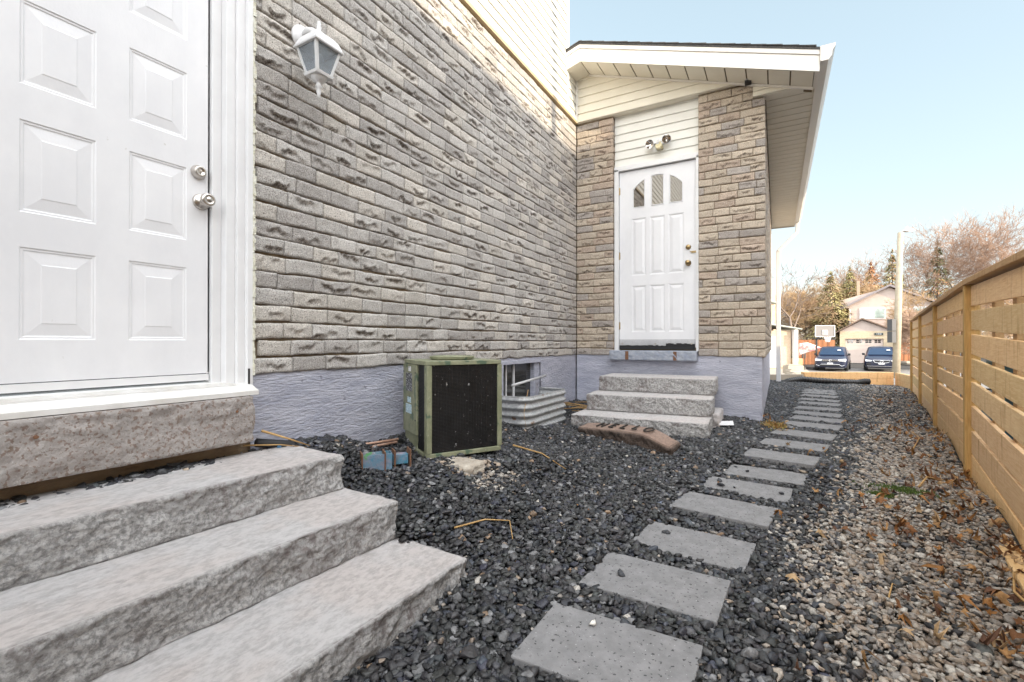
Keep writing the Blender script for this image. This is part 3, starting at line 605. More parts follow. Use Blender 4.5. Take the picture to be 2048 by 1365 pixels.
# ---------------------------------------------------------------- lantern, flood light, camera on the wall
lan = thing('wall_lantern', 'white carriage lantern with clear panes on the brick beside the entry door', 'wall lamp', (AX, 1.53, 1.22))
LX, LY = AX+.15, 1.528
lb = MB(); lb.lathe([(.0,0),(.060,0),(.060,.012),(.045,.022),(.03,.03),(.0,.03)], (AX+.004,1.54,1.545), (1,0,0), 24)
lb.tube([(AX+.02,1.54,1.545),(AX+.06,1.535,1.562),(AX+.10,1.53,1.545),(LX,LY,1.50)], [.022,.020,.018,.02], 10); lb.build('bracket', M['trim'], lan, smooth=True)
def frust(mb, zA, ra, zB, rb_):
    mb.add([(LX-ra,LY-ra,zA),(LX+ra,LY-ra,zA),(LX+ra,LY+ra,zA),(LX-ra,LY+ra,zA),(LX-rb_,LY-rb_,zB),(LX+rb_,LY-rb_,zB),(LX+rb_,LY+rb_,zB),(LX-rb_,LY+rb_,zB)], [(0,1,5,4),(1,2,6,5),(2,3,7,6),(3,0,4,7),(0,3,2,1),(4,5,6,7)])
lb = MB(); frust(lb, 1.430, .082, 1.436, .084)
prv = (1.436, .080)
for z_, r_ in ((1.455,.074),(1.478,.064),(1.497,.048),(1.508,.030),(1.516,.016)): frust(lb, prv[0], prv[1], z_, r_); prv = (z_, r_)
lb.build('roof', M['trim'], lan)
lb = MB(); lb.lathe([(.012,0),(.014,.012),(.009,.02),(.013,.032),(.008,.042),(.011,.052),(.006,.062),(0,.066)], (LX,LY,1.514), n=14); lb.build('finial', M['trim'], lan, smooth=True)
lb = MB(); zA, zB, rA, rB = 1.31, 1.43, .044, .072
for sx in (-1, 1):
    for sy in (-1, 1):
        w_ = .0065; a = [(LX+sx*rA,LY+sy*rA),(LX+sx*(rA-2*w_),LY+sy*rA),(LX+sx*(rA-2*w_),LY+sy*(rA-2*w_)),(LX+sx*rA,LY+sy*(rA-2*w_))]
        b = [(LX+sx*rB,LY+sy*rB),(LX+sx*(rB-2*w_),LY+sy*rB),(LX+sx*(rB-2*w_),LY+sy*(rB-2*w_)),(LX+sx*rB,LY+sy*(rB-2*w_))]
        lb.add([(*p, zA) for p in a]+[(*p, zB) for p in b], [(0,1,5,4),(1,2,6,5),(2,3,7,6),(3,0,4,7),(0,1,2,3),(4,5,6,7)])
frust(lb, 1.300, .046, 1.312, .050)
lb.build('cage', M['trim'], lan)
m, n, b = newmat('lantern_glass'); b.inputs['Base Color'].default_value = (.62,.68,.74,1); b.inputs['Roughness'].default_value = .08; b.inputs['Transmission Weight'].default_value = .75; M['lglass'] = m
lb = MB()
a, b_ = rA-.004, rB-.004
for k in range(4):
    c_, s_ = [(1,0),(0,1),(-1,0),(0,-1)][k]
    P = lambda r_, t, z: (LX+c_*r_-s_*t, LY+s_*r_+c_*t, z)
    lb.add([P(a,-a,zA), P(a,a,zA), P(b_,b_,zB), P(b_,-b_,zB), P(a-.002,-a,zA), P(a-.002,a,zA), P(b_-.002,b_,zB), P(b_-.002,-b_,zB)], [(0,1,2,3),(7,6,5,4),(0,4,5,1),(1,5,6,2),(2,6,7,3),(3,7,4,0)])
lb.build('pane', M['lglass'], lan)
lb = MB(); lb.lathe([(.012,0),(.013,.03),(.022,.05),(.024,.07),(.015,.088),(0,.092)], (LX,LY,1.325), n=14); lb.build('bulb', flat('frosted_bulb', (.8,.8,.78), .3), lan, smooth=True)
lb = MB(); lb.lathe([(0,.076),(.036,.076),(.038,.070),(.030,.055),(.012,.048),(.011,.035),(.018,.028),(.010,.020),(.011,.0),(.006,-.022),(0,-.03)], (LX,LY,1.228), n=16); lb.build('tail_finial', M['trim'], lan, smooth=True)

fl = thing('flood_light', 'twin flood light with round lenses and a motion sensor above the side door', 'flood light', (-1.13, WY+.06, 2.18))
fbm_ = MB(); fbm_.lathe([(0,0),(.045,0),(.045,.014),(.03,.022),(0,.022)], (-1.13,WY+.066,2.235), (0,-1,0), 20); fbm_.build('mount', M['trim'], fl, smooth=True)
refl = pm('flood_reflector', (.75,.72,.68), None, rough=.12, metal=1)
for x_, z_, dx in ((-1.225,2.205,-.25), (-1.045,2.225,.22)):
    ax = Vector((dx,-1,-.25)).normalized(); c_ = Vector((x_,WY-.03,z_))
    q = MB(); q.lathe([(.0,-.075),(.02,-.075),(.026,-.05),(.042,-.015),(.050,0),(.050,.006),(.046,.006)], c_, ax, 22); q.tube([(-1.13,WY+.05,2.245), tuple(c_-ax*.07)], .01, 8)
    lh = q.build('lamp_head', M['trim'], fl, smooth=True)
    q = MB(); q.lathe([(.047,.004),(.035,-.012),(.018,-.03),(0,-.036)], c_, ax, 22); q.build('reflector', refl, lh, smooth=True)
q = MB(); q.box((-1.165,WY-.03,2.155), (-1.095,WY+.055,2.19)); q.box((-1.155,WY-.045,2.135), (-1.105,WY+.0,2.157)); q.tube([(-1.13,WY+.05,2.235),(-1.13,WY+.01,2.19)], .012, 8)
q.build('sensor', pm('yellowed_plastic', (.60,.52,.30), (.68,.62,.42), 30, .45), fl, bevel=.004)
sc_ = thing('security_camera', 'small black and white camera tucked under the gable soffit', 'camera', (-.24, WY-.05, 2.57))
q = MB(); q.box((-.275,WY-.105,2.585), (-.215,WY-.04,2.635)); q.tube([(-.235,WY-.05,2.62),(-.20,WY-.01,2.66)], .012, 8); q.build('body', M['dark'], sc_, bevel=.008)
q = MB(); q.box((-.272,WY-.108,2.613), (-.222,WY-.1055,2.632)); q.build('face_plate', M['trim'], sc_)

# ---------------------------------------------------------------- stone steps
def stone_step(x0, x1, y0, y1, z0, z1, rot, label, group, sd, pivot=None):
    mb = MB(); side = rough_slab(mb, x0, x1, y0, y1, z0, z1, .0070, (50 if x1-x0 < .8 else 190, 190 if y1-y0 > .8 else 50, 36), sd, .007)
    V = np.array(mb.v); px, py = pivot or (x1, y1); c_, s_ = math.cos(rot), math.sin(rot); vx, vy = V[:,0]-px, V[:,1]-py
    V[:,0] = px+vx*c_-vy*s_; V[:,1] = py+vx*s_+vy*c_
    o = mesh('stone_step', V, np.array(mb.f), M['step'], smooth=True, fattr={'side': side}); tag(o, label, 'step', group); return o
G1 = 'stone steps at the entry door'; G2 = 'stone steps at the side door'
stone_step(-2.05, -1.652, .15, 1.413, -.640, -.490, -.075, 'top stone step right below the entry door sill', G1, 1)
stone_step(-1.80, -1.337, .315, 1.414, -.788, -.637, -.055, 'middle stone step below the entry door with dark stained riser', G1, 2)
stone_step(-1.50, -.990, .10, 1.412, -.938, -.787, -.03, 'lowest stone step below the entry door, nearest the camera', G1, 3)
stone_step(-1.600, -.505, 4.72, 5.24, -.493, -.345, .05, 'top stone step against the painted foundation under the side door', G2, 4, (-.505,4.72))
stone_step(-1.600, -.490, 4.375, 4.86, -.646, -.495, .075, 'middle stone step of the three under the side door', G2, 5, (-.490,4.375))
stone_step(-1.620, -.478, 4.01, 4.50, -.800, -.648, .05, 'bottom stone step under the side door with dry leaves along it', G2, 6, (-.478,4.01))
q = MB(); rough_slab(q, -.62, -.47, 4.6, 5.1, -.80, -.65, .008, (16,40,14), 22); q.build('block', M['step'], smooth=True); tag(bpy.data.objects['block'], 'rough stone block packed under the right end of the side steps', 'stone block')
bpy.data.objects['block'].name = 'stone_block'

# ---------------------------------------------------------------- pavers
PV = [(-.41,1.27,0,.30),(-.38,1.71,-3,.30),(-.32,2.15,-6,.30),(-.24,2.63,-8,.30),(-.16,3.06,-5,.30),(-.07,3.48,-6,.30),(.02,3.86,-11,.30),(.11,4.32,-12,.30),(.20,4.80,-12,.30),(.29,5.33,-12,.30),
      (.36,5.78,-13,.30),(.385,6.22,-12,.30),(.43,6.74,-13,.30),(.48,7.30,-13,.30),(.515,7.80,-13,.30),(.55,8.32,-13,.30),(.575,8.78,-14,.30),(.60,9.2,-14,.3),(.625,9.65,-14,.3)]
ORD = ['nearest', 'second', 'third', 'fourth', 'fifth', 'sixth', 'seventh', 'eighth', 'ninth', 'tenth', 'eleventh', 'twelfth', 'thirteenth', 'fourteenth', 'fifteenth', 'sixteenth', 'seventeenth', 'eighteenth', 'farthest']
XTRA = ['with a small white stone on it', 'with one black pebble on it', 'with a black stone on its corner', 'with a faint ring stain', 'with three black stones on it', 'with small black stones at its back edge']
pm_me = None; paverz = []
for i, (x_, y_, a_, d_) in enumerate(PV):
    z_ = gz1(x_, y_)+.018
    lab = ('nearest grey paver of the path ' if i == 0 else '%s grey paver of the stepping path ' % ORD[i] if i < 18 else 'farthest grey paver of the path, next to the black drain pipe')
    lab = (lab+(XTRA[i] if i < 6 else '')).strip()
    if pm_me is None:
        mb = MB(); mb.box((-.2285,-.152,-.045), (.2285,.152,0)); o = mb.build('paver', M['paver'], None, bevel=.0045); pm_me = o
        me = o.data
        for v in me.vertices: v.co.z -= .045
    else:
        o = pm_me.copy(); COL.objects.link(o)
    o.location = (x_, y_, z_); o.rotation_euler = (R(random.uniform(-.6,.6)), R(random.uniform(-.8,.4)), R(a_)); tag(o, lab, 'paver', 'grey pavers of the stepping path'); paverz.append((x_, y_, z_, R(a_)))

# ---------------------------------------------------------------- fence
fx0, fy0 = 1.205, 4.47; fdx, fdy = (2.300-1.205)/3, (11.70-4.47)/3; fl_ = math.hypot(fdx, fdy); ud = np.array((fdx, fdy, 0))/fl_; nd = np.array((-ud[1], ud[0], 0))   # nd points to the path
fence = thing('wood_fence', 'new honey coloured horizontal board fence along the gravel side yard', 'fence', (fx0, fy0, -.97))
rF = np.random.default_rng(4)
def fpt(s, n_, z): p = np.array((fx0, fy0, 0))+ud*s+nd*n_; return (p[0], p[1], z)
def fbox(mb, s0, s1, n0, n1, z0, z1, cols, tintv, segs=1, wob=0):
    ss = np.linspace(s0, s1, segs+1); v0 = len(mb.v); vs = []
    for s in ss:
        w1, w2 = wob*(vn(s*.8, z0*9)-.5), wob*(vn(s*.8+30, z0*9)-.5)
        dz_ = min(s, 0)*.034*(z1 > -.8); vs += [fpt(s,n0,z0+w1+dz_), fpt(s,n1,z0+w1+dz_), fpt(s,n1,z1+w2+dz_), fpt(s,n0,z1+w2+dz_)]
    fs = [(0,1,2,3), tuple(4*segs+k for k in (3,2,1,0))]
    for i in range(segs): fs += [(4*i+k, 4*(i+1)+k, 4*(i+1)+(k+1)%4, 4*i+(k+1)%4) for k in range(4)]
    mb.add(vs, fs); cols += [tintv]*len(vs)
for b_ in range(-3, 3):
    s0, s1 = b_*fl_, (b_+1)*fl_; mb = MB(); cols = []
    for k in range(8):
        zt = .395-k*.168; hgt = .136 if k < 5 else .146 if k < 6 else .160; t_ = np.array((1,1,1))*rF.uniform(.88,1.1)*np.array((1, rF.uniform(.95,1.02), rF.uniform(.9,1.05)))
        if b_ == 0: t_ *= (1.02,1,.98)
        fbox(mb, s0+.038, s1-.038, -.006, .016, zt-hgt, zt, cols, t_, 10, .012)
    for k in range(4): fbox(mb, s0+.05+k*.55, s0+.14+k*.55, -.045, -.0065, -.90, .38, cols, np.array((.6,.55,.5)))
    o = mesh('board_panel', np.array(mb.v), mb.f, M['wood'], fence, color=np.array(cols), fix=True, bevel=.003)
for i in range(-3, 4):
    mb = MB(); cols = []; fbox(mb, i*fl_-.04, i*fl_+.04, -.03, .05, -1.15, .405+min(i,0)*fl_*.034, cols, np.array((1.,1.,1.))*rF.uniform(.9,1.1)); mesh('post', np.array(mb.v), mb.f, M['post'], fence, color=np.array(cols), fix=True, bevel=.006)
mb = MB(); cols = []
for b_ in range(-3, 3): fbox(mb, b_*fl_+.002, (b_+1)*fl_-.002, -.05, .055, .410, .446, cols, np.array((.62,.56,.52))*rF.uniform(.9,1.1), 8, .01)
mesh('cap_rail', np.array(mb.v), mb.f, M['wood'], fence, color=np.array(cols), fix=True, bevel=.004)
mb = MB(); cols = []; fbox(mb, -2.5, -1.42, .035, .105, -.975, -.905, cols, np.array((.85,.82,.75)), 6, .01)
o = mesh('landscape_timber', np.array(mb.v), mb.f, M['wood'], color=np.array(cols), fix=True, bevel=.008); tag(o, 'short yellowish timber lying on the gravel at the foot of the fence', 'timber')
# timber edging at the end of the gravel
def plank(name, p, q, z0, z1, th, mat, label, cat, cnt=2, tint=(1,1,1)):
    p, q = np.array(p, float), np.array(q, float); u_ = (q-p)/np.linalg.norm(q-p); n_ = np.array((-u_[1], u_[0])); mb = MB(); cols = []
    for k in range(cnt):
        za, zb = z0+(z1-z0)*k/cnt, z0+(z1-z0)*(k+1)/cnt-.004; vs = []
        for (a, b) in ((p,0),(q,0),(q,th),(p,th)): vs.append((*(a+n_*b), za))
        for (a, b) in ((p,0),(q,0),(q,th),(p,th)): vs.append((*(a+n_*b), zb))
        mb.add(vs, [(0,3,2,1),(4,5,6,7),(0,1,5,4),(1,2,6,5),(2,3,7,6),(3,0,4,7)]); cols += [np.array(tint)*(1-.06*k)]*8
    o = mesh(name, np.array(mb.v), mb.f, mat, color=np.array(cols), fix=True, bevel=.004); tag(o, label, cat); return o
plank('timber_edging', (.54,12.25), (2.26,13.22), -.96, -.655, .14, M['wood'], 'orange toned timber edging across the far end of the gravel', 'edging', 2, (1.05,.92,.8))
plank('timber_edging', (2.28,13.20), (2.33,11.82), -1.0, -.66, .09, M['wood'], 'timber edging running from the corner back to the last fence post', 'edging', 2, (.95,.9,.85))
plank('concrete_curb', (-.35,11.62), (.52,12.22), -.98, -.70, .12, M['drive'], 'pale curb between the downspout and the timber edging', 'curb', 1)
# black drain pipe
mb = MB(); pts = []; rad = []
cpts = [(.10,11.30,-.86),(.22,11.38,-.80),(.45,11.55,-.765),(.8,11.78,-.80),(1.2,12.05,-.83),(1.5,12.25,-.845),(1.62,12.30,-.82),(1.70,12.34,-.825)]
for i in range(len(cpts)-1):
    for k in range(26): t_ = k/26; pts.append(tuple(np.array(cpts[i])*(1-t_)+np.array(cpts[i+1])*t_)); rad.append(.058+.004*math.sin(len(pts)*PI/2.0))
mb.tube(pts, rad, 16); o = mb.build('drain_pipe', pm('black_corrugated_plastic', (.012,.012,.013), (.03,.03,.032), 6, .45), smooth=True, fix=False); tag(o, 'black corrugated drain pipe lying across the end of the stepping path', 'pipe')

# ---------------------------------------------------------------- gravel
ico = None
def ico_sphere(sub):
    import bmesh
    bm = bmesh.new(); bmesh.ops.create_icosphere(bm, subdivisions=sub, radius=1)
    V = np.array([v.co[:] for v in bm.verts]); F_ = np.array([[v.index for v in f.verts] for f in bm.faces]); bm.free(); return V, F_
def rock_protos(n, sub, r):
    V, F_ = ico_sphere(sub); out_ = []
    for k in range(n):
        P = V.copy()
        for j in range(15 if sub > 1 else 6):
            d = r.normal(size=3); d /= np.linalg.norm(d); h = r.uniform(.28, .66); s = P@d; P = P-np.clip(s-h, 0, None)[:, None]*d
        P *= r.uniform(.7, 1.25, 3); P *= 1.42; out_.append(P)
    return np.array(out_), F_
def rotmats(n, r):
    q = r.normal(size=(n, 4)); q /= np.linalg.norm(q, axis=1)[:, None]; w_, x_, y_, z_ = q.T
    return np.stack([np.stack([1-2*(y_*y_+z_*z_), 2*(x_*y_-z_*w_), 2*(x_*z_+y_*w_)], -1), np.stack([2*(x_*y_+z_*w_), 1-2*(x_*x_+z_*z_), 2*(y_*z_-x_*w_)], -1), np.stack([2*(x_*z_-y_*w_), 2*(y_*z_+x_*w_), 1-2*(x_*x_+y_*y_)], -1)], 1)
def fence_x(y): return fx0+(y-fy0)*fdx/fdy-.03
def path_x(y): return np.interp(y, [p[1] for p in PV], [p[0] for p in PV])
def scatter(y0, y1, sp, size, sub, seed, layers=(0,)):
    r = np.random.default_rng(seed); P = []
    for ly in layers:
        gx = np.arange(-2.12, 2.35, sp); gy = np.arange(y0, y1, sp*.87); A, B = np.meshgrid(gx, gy, indexing='ij'); A = A+(np.arange(len(gy)) % 2)*sp/2
        A = A+r.uniform(-.38,.38,A.shape)*sp; B = B+r.uniform(-.38,.38,B.shape)*sp; P.append(np.stack([A.ravel(), B.ravel(), np.full(A.size, ly)], -1))
    P = np.concatenate(P); x_, y_ = P[:,0], P[:,1]
    ok = (x_ < fence_x(y_)-.01) & (y_ < 12.27+(x_-.54)*.56) & ~((x_ < -.125) & (y_ > WY)) & (x_ > -2.11)
    ok &= ~((y_ > 11.6) & (x_ < .54) & (y_ > 11.66+(x_+.35)*.69))
    # view wedge with a generous margin for other positions
    ok &= (x_ > -2.11) & (y_ > .25)
    for (px, py, pz, a) in paverz:
        dx, dy = x_-px, y_-py; u_ = dx*math.cos(a)+dy*math.sin(a); v_ = -dx*math.sin(a)+dy*math.cos(a)
        m_ = .003*(r.random(len(x_)))+.006
        ok &= ~((np.abs(u_) < .2285+m_-.008) & (np.abs(v_) < .152+m_-.006))
    ok &= ~((x_ < -1.02) & (y_ < 1.40) & (x_ > -1.98)) & ~((x_ < -.50) & (x_ > -1.6) & (y_ > 4.04)) & ~((x_ > -1.6) & (x_ < -.66) & (np.abs(y_-3.70+(x_+1.05)*.27) < .07))
    # window well interior and the condenser footprint
    ok &= ~((x_ < -1.80) & (y_ > 3.43) & (y_ < 4.27))
    P = P[ok]; x_, y_ = P[:,0], P[:,1]; n_ = len(P); z_ = np.concatenate([gz(x_[i:i+20000], y_[i:i+20000]) for i in range(0, n_, 20000)])
    # pale limestone drifting in from the fence side
    wdt = fence_x(y_)-path_x(y_)-.235; u_ = (x_-path_x(y_)-.235)/np.maximum(wdt, .1)+.22*fbm(x_*2.2, y_*1.3, 3., 3)
    pale = sst(.0, .42, u_)*(1-.45*sst(4.5, 8, y_)); near_edge = (x_ > path_x(y_)+.2)
    pp = np.where(near_edge, np.clip(pale*.93, .04, 1), .022)
    pp = np.where((np.abs(x_+1.42) < .2) & (np.abs(y_-2.12) < .16), .55, pp)          # chips round the condenser pad
    isp = r.random(n_) < pp
    s = size*np.clip(np.exp(r.normal(-.10, .26, n_)), .45, 1.5)*np.where(isp, .78, 1.0)*np.where(near_edge & ~isp, .95, 1)
    prot, F_ = rock_protos(40, sub, r); pk = prot[r.integers(0, 40, n_)]; Rm = rotmats(n_, r)
    sc = r.uniform(.8, 1.15, (n_, 3)); sc[:, 2] *= .68
    V = np.einsum('nij,nvj->nvi', Rm, pk)*sc[:, None, :]*s[:, None, None]
    V[:, :, 0] += x_[:, None]; V[:, :, 1] += y_[:, None]; V[:, :, 2] += (z_+P[:,2]+r.uniform(-.006,.005,n_))[:, None]
    c = np.empty((n_, 3)); dk = r.random(n_)
    base = np.array((.029,.029,.031)); c[:] = base*np.exp(r.normal(0, .42, (n_, 1)))*(1+r.uniform(-.06,.06,(n_,3)))
    blue = dk > .85; c[blue] = c[blue]*(.97,1.05,1.3); gr = (dk < .10); c[gr] = np.array((.13,.13,.135))*r.uniform(.6,1.5,(gr.sum(),1))
    pc = np.array([(.40,.35,.30),(.33,.295,.265),(.24,.22,.205),(.48,.45,.41),(.36,.285,.22),(.27,.215,.175)])[r.integers(0, 6, n_)]*r.uniform(.62,1.02,(n_,1))
    c[isp] = pc[isp]; br = (r.random(n_) < .006); c[br] = np.array((.22,.15,.10))*r.uniform(.6,1.3,(br.sum(),1))
    nv = V.shape[1]; FF = (F_[None]+np.arange(n_)[:, None, None]*nv).reshape(-1, 3)
    return V.reshape(-1, 3), FF, np.repeat(np.clip(c, 0, 1), nv, 0)
parts = [scatter(.25, 3.6, .0215, .0175, 2, 1, (0., .010)), scatter(3.6, 6.5, .0225, .0175, 1, 2, (0., .008)), scatter(6.5, 13.4, .026, .0195, 1, 3, (0., .006))]
off = 0; VV = []; FF = []; CC = []
for V, F_, c in parts: VV.append(V); FF.append(F_+off); CC.append(c); off += len(V)
o = mesh('gravel', np.concatenate(VV), np.concatenate(FF), M['gravel'], color=np.concatenate(CC)); tag(o, 'black crushed stone turning to pale gravel towards the fence', kind='stuff'); del VV, FF, CC, parts

# loose stones lying on the pavers, each a thing
protR, FR = rock_protos(12, 2, np.random.default_rng(99))
m_blk = pm('black_basalt', (.03,.032,.038), (.06,.062,.07), 60, .6, .4, 200); m_wht = pm('white_quartz_chip', (.62,.58,.52), (.72,.70,.66), 40, .6, .4, 120)
LS = [(-.487,1.36,0,.018,m_wht,'white chipped stone resting on the nearest paver'),(-.50,1.69,1,.017,m_blk,'long black pebble on the second paver from the camera'),(-.44,2.20,2,.018,m_blk,'flat black pebble near the left corner of the third paver'),
      (-.29,3.03,4,.020,m_blk,'larger black stone left on the fifth paver'),(-.22,3.03,4,.011,m_blk,'tiny black stone in the middle of the fifth paver'),(-.31,3.12,4,.017,m_blk,'black stone at the back edge of the fifth paver'),
      (-.17,3.46,5,.014,m_blk,'small black stone on the sixth paver'),(-.25,3.56,5,.014,m_blk,'black stone at the back left corner of the sixth paver'),(.02,3.03,4,.016,m_blk,'dark stone on the right end of the fifth paver')]
for i, (x_, y_, pi_, s_, m_, lb_) in enumerate(LS):
    V = protR[i]*np.array((1.25,.9,.6))*s_; V = V+np.array((x_, y_, paverz[pi_][2]-V[:,2].min()-.001)); tag(mesh('loose_stone', V, FR, m_), lb_, 'stone')

# dead leaves and twigs over the pale gravel
rL = np.random.default_rng(21); VV = []; FF = []; CC = []; off = 0
def leaf_mesh(s, curl, r):
    k = 11; ang = np.linspace(0, 2*PI, k, endpoint=False); rad = s*np.where(np.arange(k) % 2 == 0, r.uniform(.8,1.15,k), r.uniform(.38,.6,k))
    x_, y_ = rad*np.cos(ang)*1.15, rad*np.sin(ang)*.8; ctr = np.zeros((1,3)); o_ = np.stack([x_, y_, curl*(x_**2+.4*y_*x_)/s+r.uniform(-.15,.15,k)*s], -1)
    mid = o_*.5; mid[:, 2] = o_[:, 2]*.2+r.uniform(-.05,.05,k)*s
    V = np.concatenate([ctr, mid, o_]); F_ = [(0, 1+i, 1+(i+1)%k) for i in range(k)]
    for i in range(k): a, b, c_, d = 1+i, 1+(i+1)%k, 1+k+(i+1)%k, 1+k+i; F_ += [(a, d, c_), (a, c_, b)]
    return V, F_
spots = []
for i in range(380):
    y_ = rL.choice([rL.uniform(1.2,3.6), rL.uniform(2,6), rL.uniform(3,12)]); fxv = fence_x(y_); px_ = path_x(y_)+.25
    t_ = max(rL.random(), rL.random(), rL.random()); x_ = px_+(fxv-px_)*t_ if rL.random() < .85 else rL.uniform(px_, fxv)
    spots.append((x_, y_, rL.uniform(.017,.036)))
for cx_, cy_, n_ in ((.62,1.95,30),(.73,2.4,16),(.95,3.9,12),(1.05,5.2,8),(.55,2.9,10),(.30,4.0,4),(-.10,5.6,10)):
    for i in range(n_): spots.append((cx_+rL.normal()*.09, cy_+rL.normal()*.13, rL.uniform(.018,.042)))
for i in range(20): spots.append((rL.uniform(-1.3,-.3), rL.uniform(1.7,5), rL.uniform(.005,.011)))
for x_, y_, s_ in spots:
    if x_ > fence_x(y_)-.01: x_ = fence_x(y_)-.03
    V, F_ = leaf_mesh(s_*.78, rL.uniform(-2.4,2.4), rL); a = rL.uniform(0, 2*PI); til = rL.uniform(-.9,.9,2)
    Mx = (Matrix.Rotation(a, 3, 'Z') @ Matrix.Rotation(til[0], 3, 'X') @ Matrix.Rotation(til[1], 3, 'Y')); V = V@np.array(Mx).T
    V = V+np.array((x_, y_, gz1(x_, y_)+.028-V[:,2].min()*.35)); VV.append(V); FF += [tuple(i+off for i in f) for f in F_]; off += len(V)
    c = np.array([(.30,.14,.045),(.19,.085,.035),(.34,.19,.08),(.13,.065,.04),(.40,.27,.15)][rL.integers(0,5)])*rL.uniform(.7,1.15); CC.append(np.tile(c, (len(V), 1)))
o = mesh('dead_leaves', np.concatenate(VV), np.array(FF), M['leaf'], color=np.concatenate(CC)); tag(o, 'curled brown maple leaves scattered over the pale gravel by the fence', kind='stuff')
def blade(pts, r_, label, mat='straw', name='dry_stem', cat='plant stem', n=5):
    mb = MB(); P = [(x_, y_, (gz1(x_, y_)+h)) for x_, y_, h in pts]; mb.tube(P, [r_*(1-.6*i/(len(P)-1)) for i in range(len(P))], n); o = mb.build(name, M[mat], smooth=True, fix=False); tag(o, label, cat); return o
blade([(.77,2.20,.03),(.74,2.35,.05),(.80,2.55,.045),(.86,2.65,.03)], .006, 'pale branching stem lying among leaves close to the fence')
blade([(.72,3.55,.02),(.80,3.75,.05),(.90,3.9,.03),(.93,4.05,.05)], .006, 'bent straw coloured stem on the gravel by the second fence bay')
blade([(.98,5.0,.02),(1.08,5.3,.04),(1.08,5.7,.03)], .006, 'thin curved pale stem farther along the fence')
blade([(-1.20,1.62,.02),(-1.12,1.74,.035),(-1.03,1.80,.03),(-.97,1.72,.02)], .0045, 'dry blade of grass on black stones beside the entry steps')
blade([(.33,2.02,.02),(.35,2.08,.05),(.37,2.13,.03)], .003, 'tiny hooked dry stalk right of the third paver')
# moss patch
mb = MB(); rM = np.random.default_rng(5)
for i in range(1400):
    x_, y_ = .63+rM.normal()*.075, 3.42+rM.normal()*.035
    if rM.random() < .35: x_, y_ = .50+rM.normal()*.03, 3.27+rM.normal()*.02
    z_ = gz1(x_, y_)+.018; a = rM.uniform(0, 6.28); h = rM.uniform(.006,.018); mb.add([(x_-.003*math.cos(a), y_-.003*math.sin(a), z_),(x_+.003*math.cos(a), y_+.003*math.sin(a), z_),(x_+.004*rM.normal(), y_+.004*rM.normal(), z_+h)], [(0,1,2)])
o = mb.build('moss', pm('green_moss', (.06,.11,.02), (.12,.17,.04), 60, .9), fix=False); tag(o, 'green moss patch growing in the pale gravel', kind='stuff')
mb = MB()
for i in range(500):
    x_, y_ = -.02+rM.normal()*.05, 5.05+rM.normal()*.10; z_ = gz1(x_, y_)+.01; a = rM.uniform(0, 6.28); h = rM.uniform(.01,.035); q_ = rM.uniform(.006,.012)
    mb.add([(x_-q_*math.cos(a), y_-q_*math.sin(a), z_+h*.4),(x_+q_*math.cos(a), y_+q_*math.sin(a), z_+h*.5),(x_+.02*rM.normal(), y_+.02*rM.normal(), z_+h)], [(0,1,2)])
o = mb.build('weeds', pm('weed_leaves', (.10,.13,.03), (.32,.13,.04), 40, .8), fix=False); tag(o, 'low green and rust coloured weeds at the foot of the house corner', kind='stuff')

# ---------------------------------------------------------------- carved HELLO stone
hs_ = thing('carved_stone', 'low reddish stone with the word HELLO carved on top, in front of the side steps', 'carved stone', (-1.05, 3.70, -.84))
mb = MB(); hside = rough_slab(mb, -.40, .40, -.10, .10, -.90, -.69, .010, (110,36,20), 31, .018); V = np.array(mb.v); u_ = V[:,0].copy()
V[:,2] += .02*np.cos(u_*4)-.01-.05*sst(.15,.4,u_)+.11*V[:,1]; V[:,1] *= (1-.35*np.abs(u_)**2*4); V[:,1] += .03*np.sin(u_*6)
def hrot(V): c_, s_ = math.cos(-.27), math.sin(-.27); W_ = V.copy(); W_[:,0] = V[:,0]*c_-V[:,1]*s_-1.05; W_[:,1] = V[:,0]*s_+V[:,1]*c_+3.70; return W_
hm = pm('red_brown_stone', (.16,.11,.085), (.26,.18,.15), 20, .9, .8, 60, spots=[((.05,.04,.035), 9, .60), ((.42,.36,.3), 70, .70)], bdist=.008)
mesh('stone_body', hrot(V), np.array(mb.f), stonemat('rusty_slab', (.30,.215,.175), (.075,.055,.045), (.03,.025,.022)), hs_, smooth=True, fattr={'side': hside})
def text_mesh(txt, size, ext, name, mat, parent, M4, align='CENTER'):
    cu = bpy.data.curves.new(name, 'FONT'); cu.body = txt; cu.size = size; cu.extrude = ext; cu.align_x = align; cu.align_y = 'CENTER'; cu.resolution_u = 3
    to = bpy.data.objects.new(name+'_tmp', cu); COL.objects.link(to); bpy.context.view_layer.update(); dg = bpy.context.evaluated_depsgraph_get(); me = bpy.data.meshes.new_from_object(to.evaluated_get(dg))
    bpy.data.objects.remove(to); V = np.array([(M4 @ v.co)[:] for v in me.vertices]); F_ = [tuple(p.vertices) for p in me.polygons]; bpy.data.meshes.remove(me)
    return mesh(name, V, F_, mat, parent)
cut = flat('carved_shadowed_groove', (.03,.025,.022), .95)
for i, ch in enumerate('HELLO'):
    uu = -.20+i*.096; zt = -.690+.02*math.cos(uu*4)-.01-.05*float(sst(.15,.4,np.array(uu)))
    Mx = Matrix.Translation((-1.05+uu*math.cos(-.27)-(.03*math.sin(uu*6))*math.sin(-.27), 3.70+uu*math.sin(-.27)+.03*math.sin(uu*6)*math.cos(-.27), zt+.008+.005*(i > 2))) @ Matrix.Rotation(-.27, 4, 'Z') @ Matrix.Rotation(.11, 4, 'X') @ Matrix.Scale(1.7, 4, (0,1,0))
    text_mesh(ch, .10, .004, 'letter', cut, hs_, Mx)

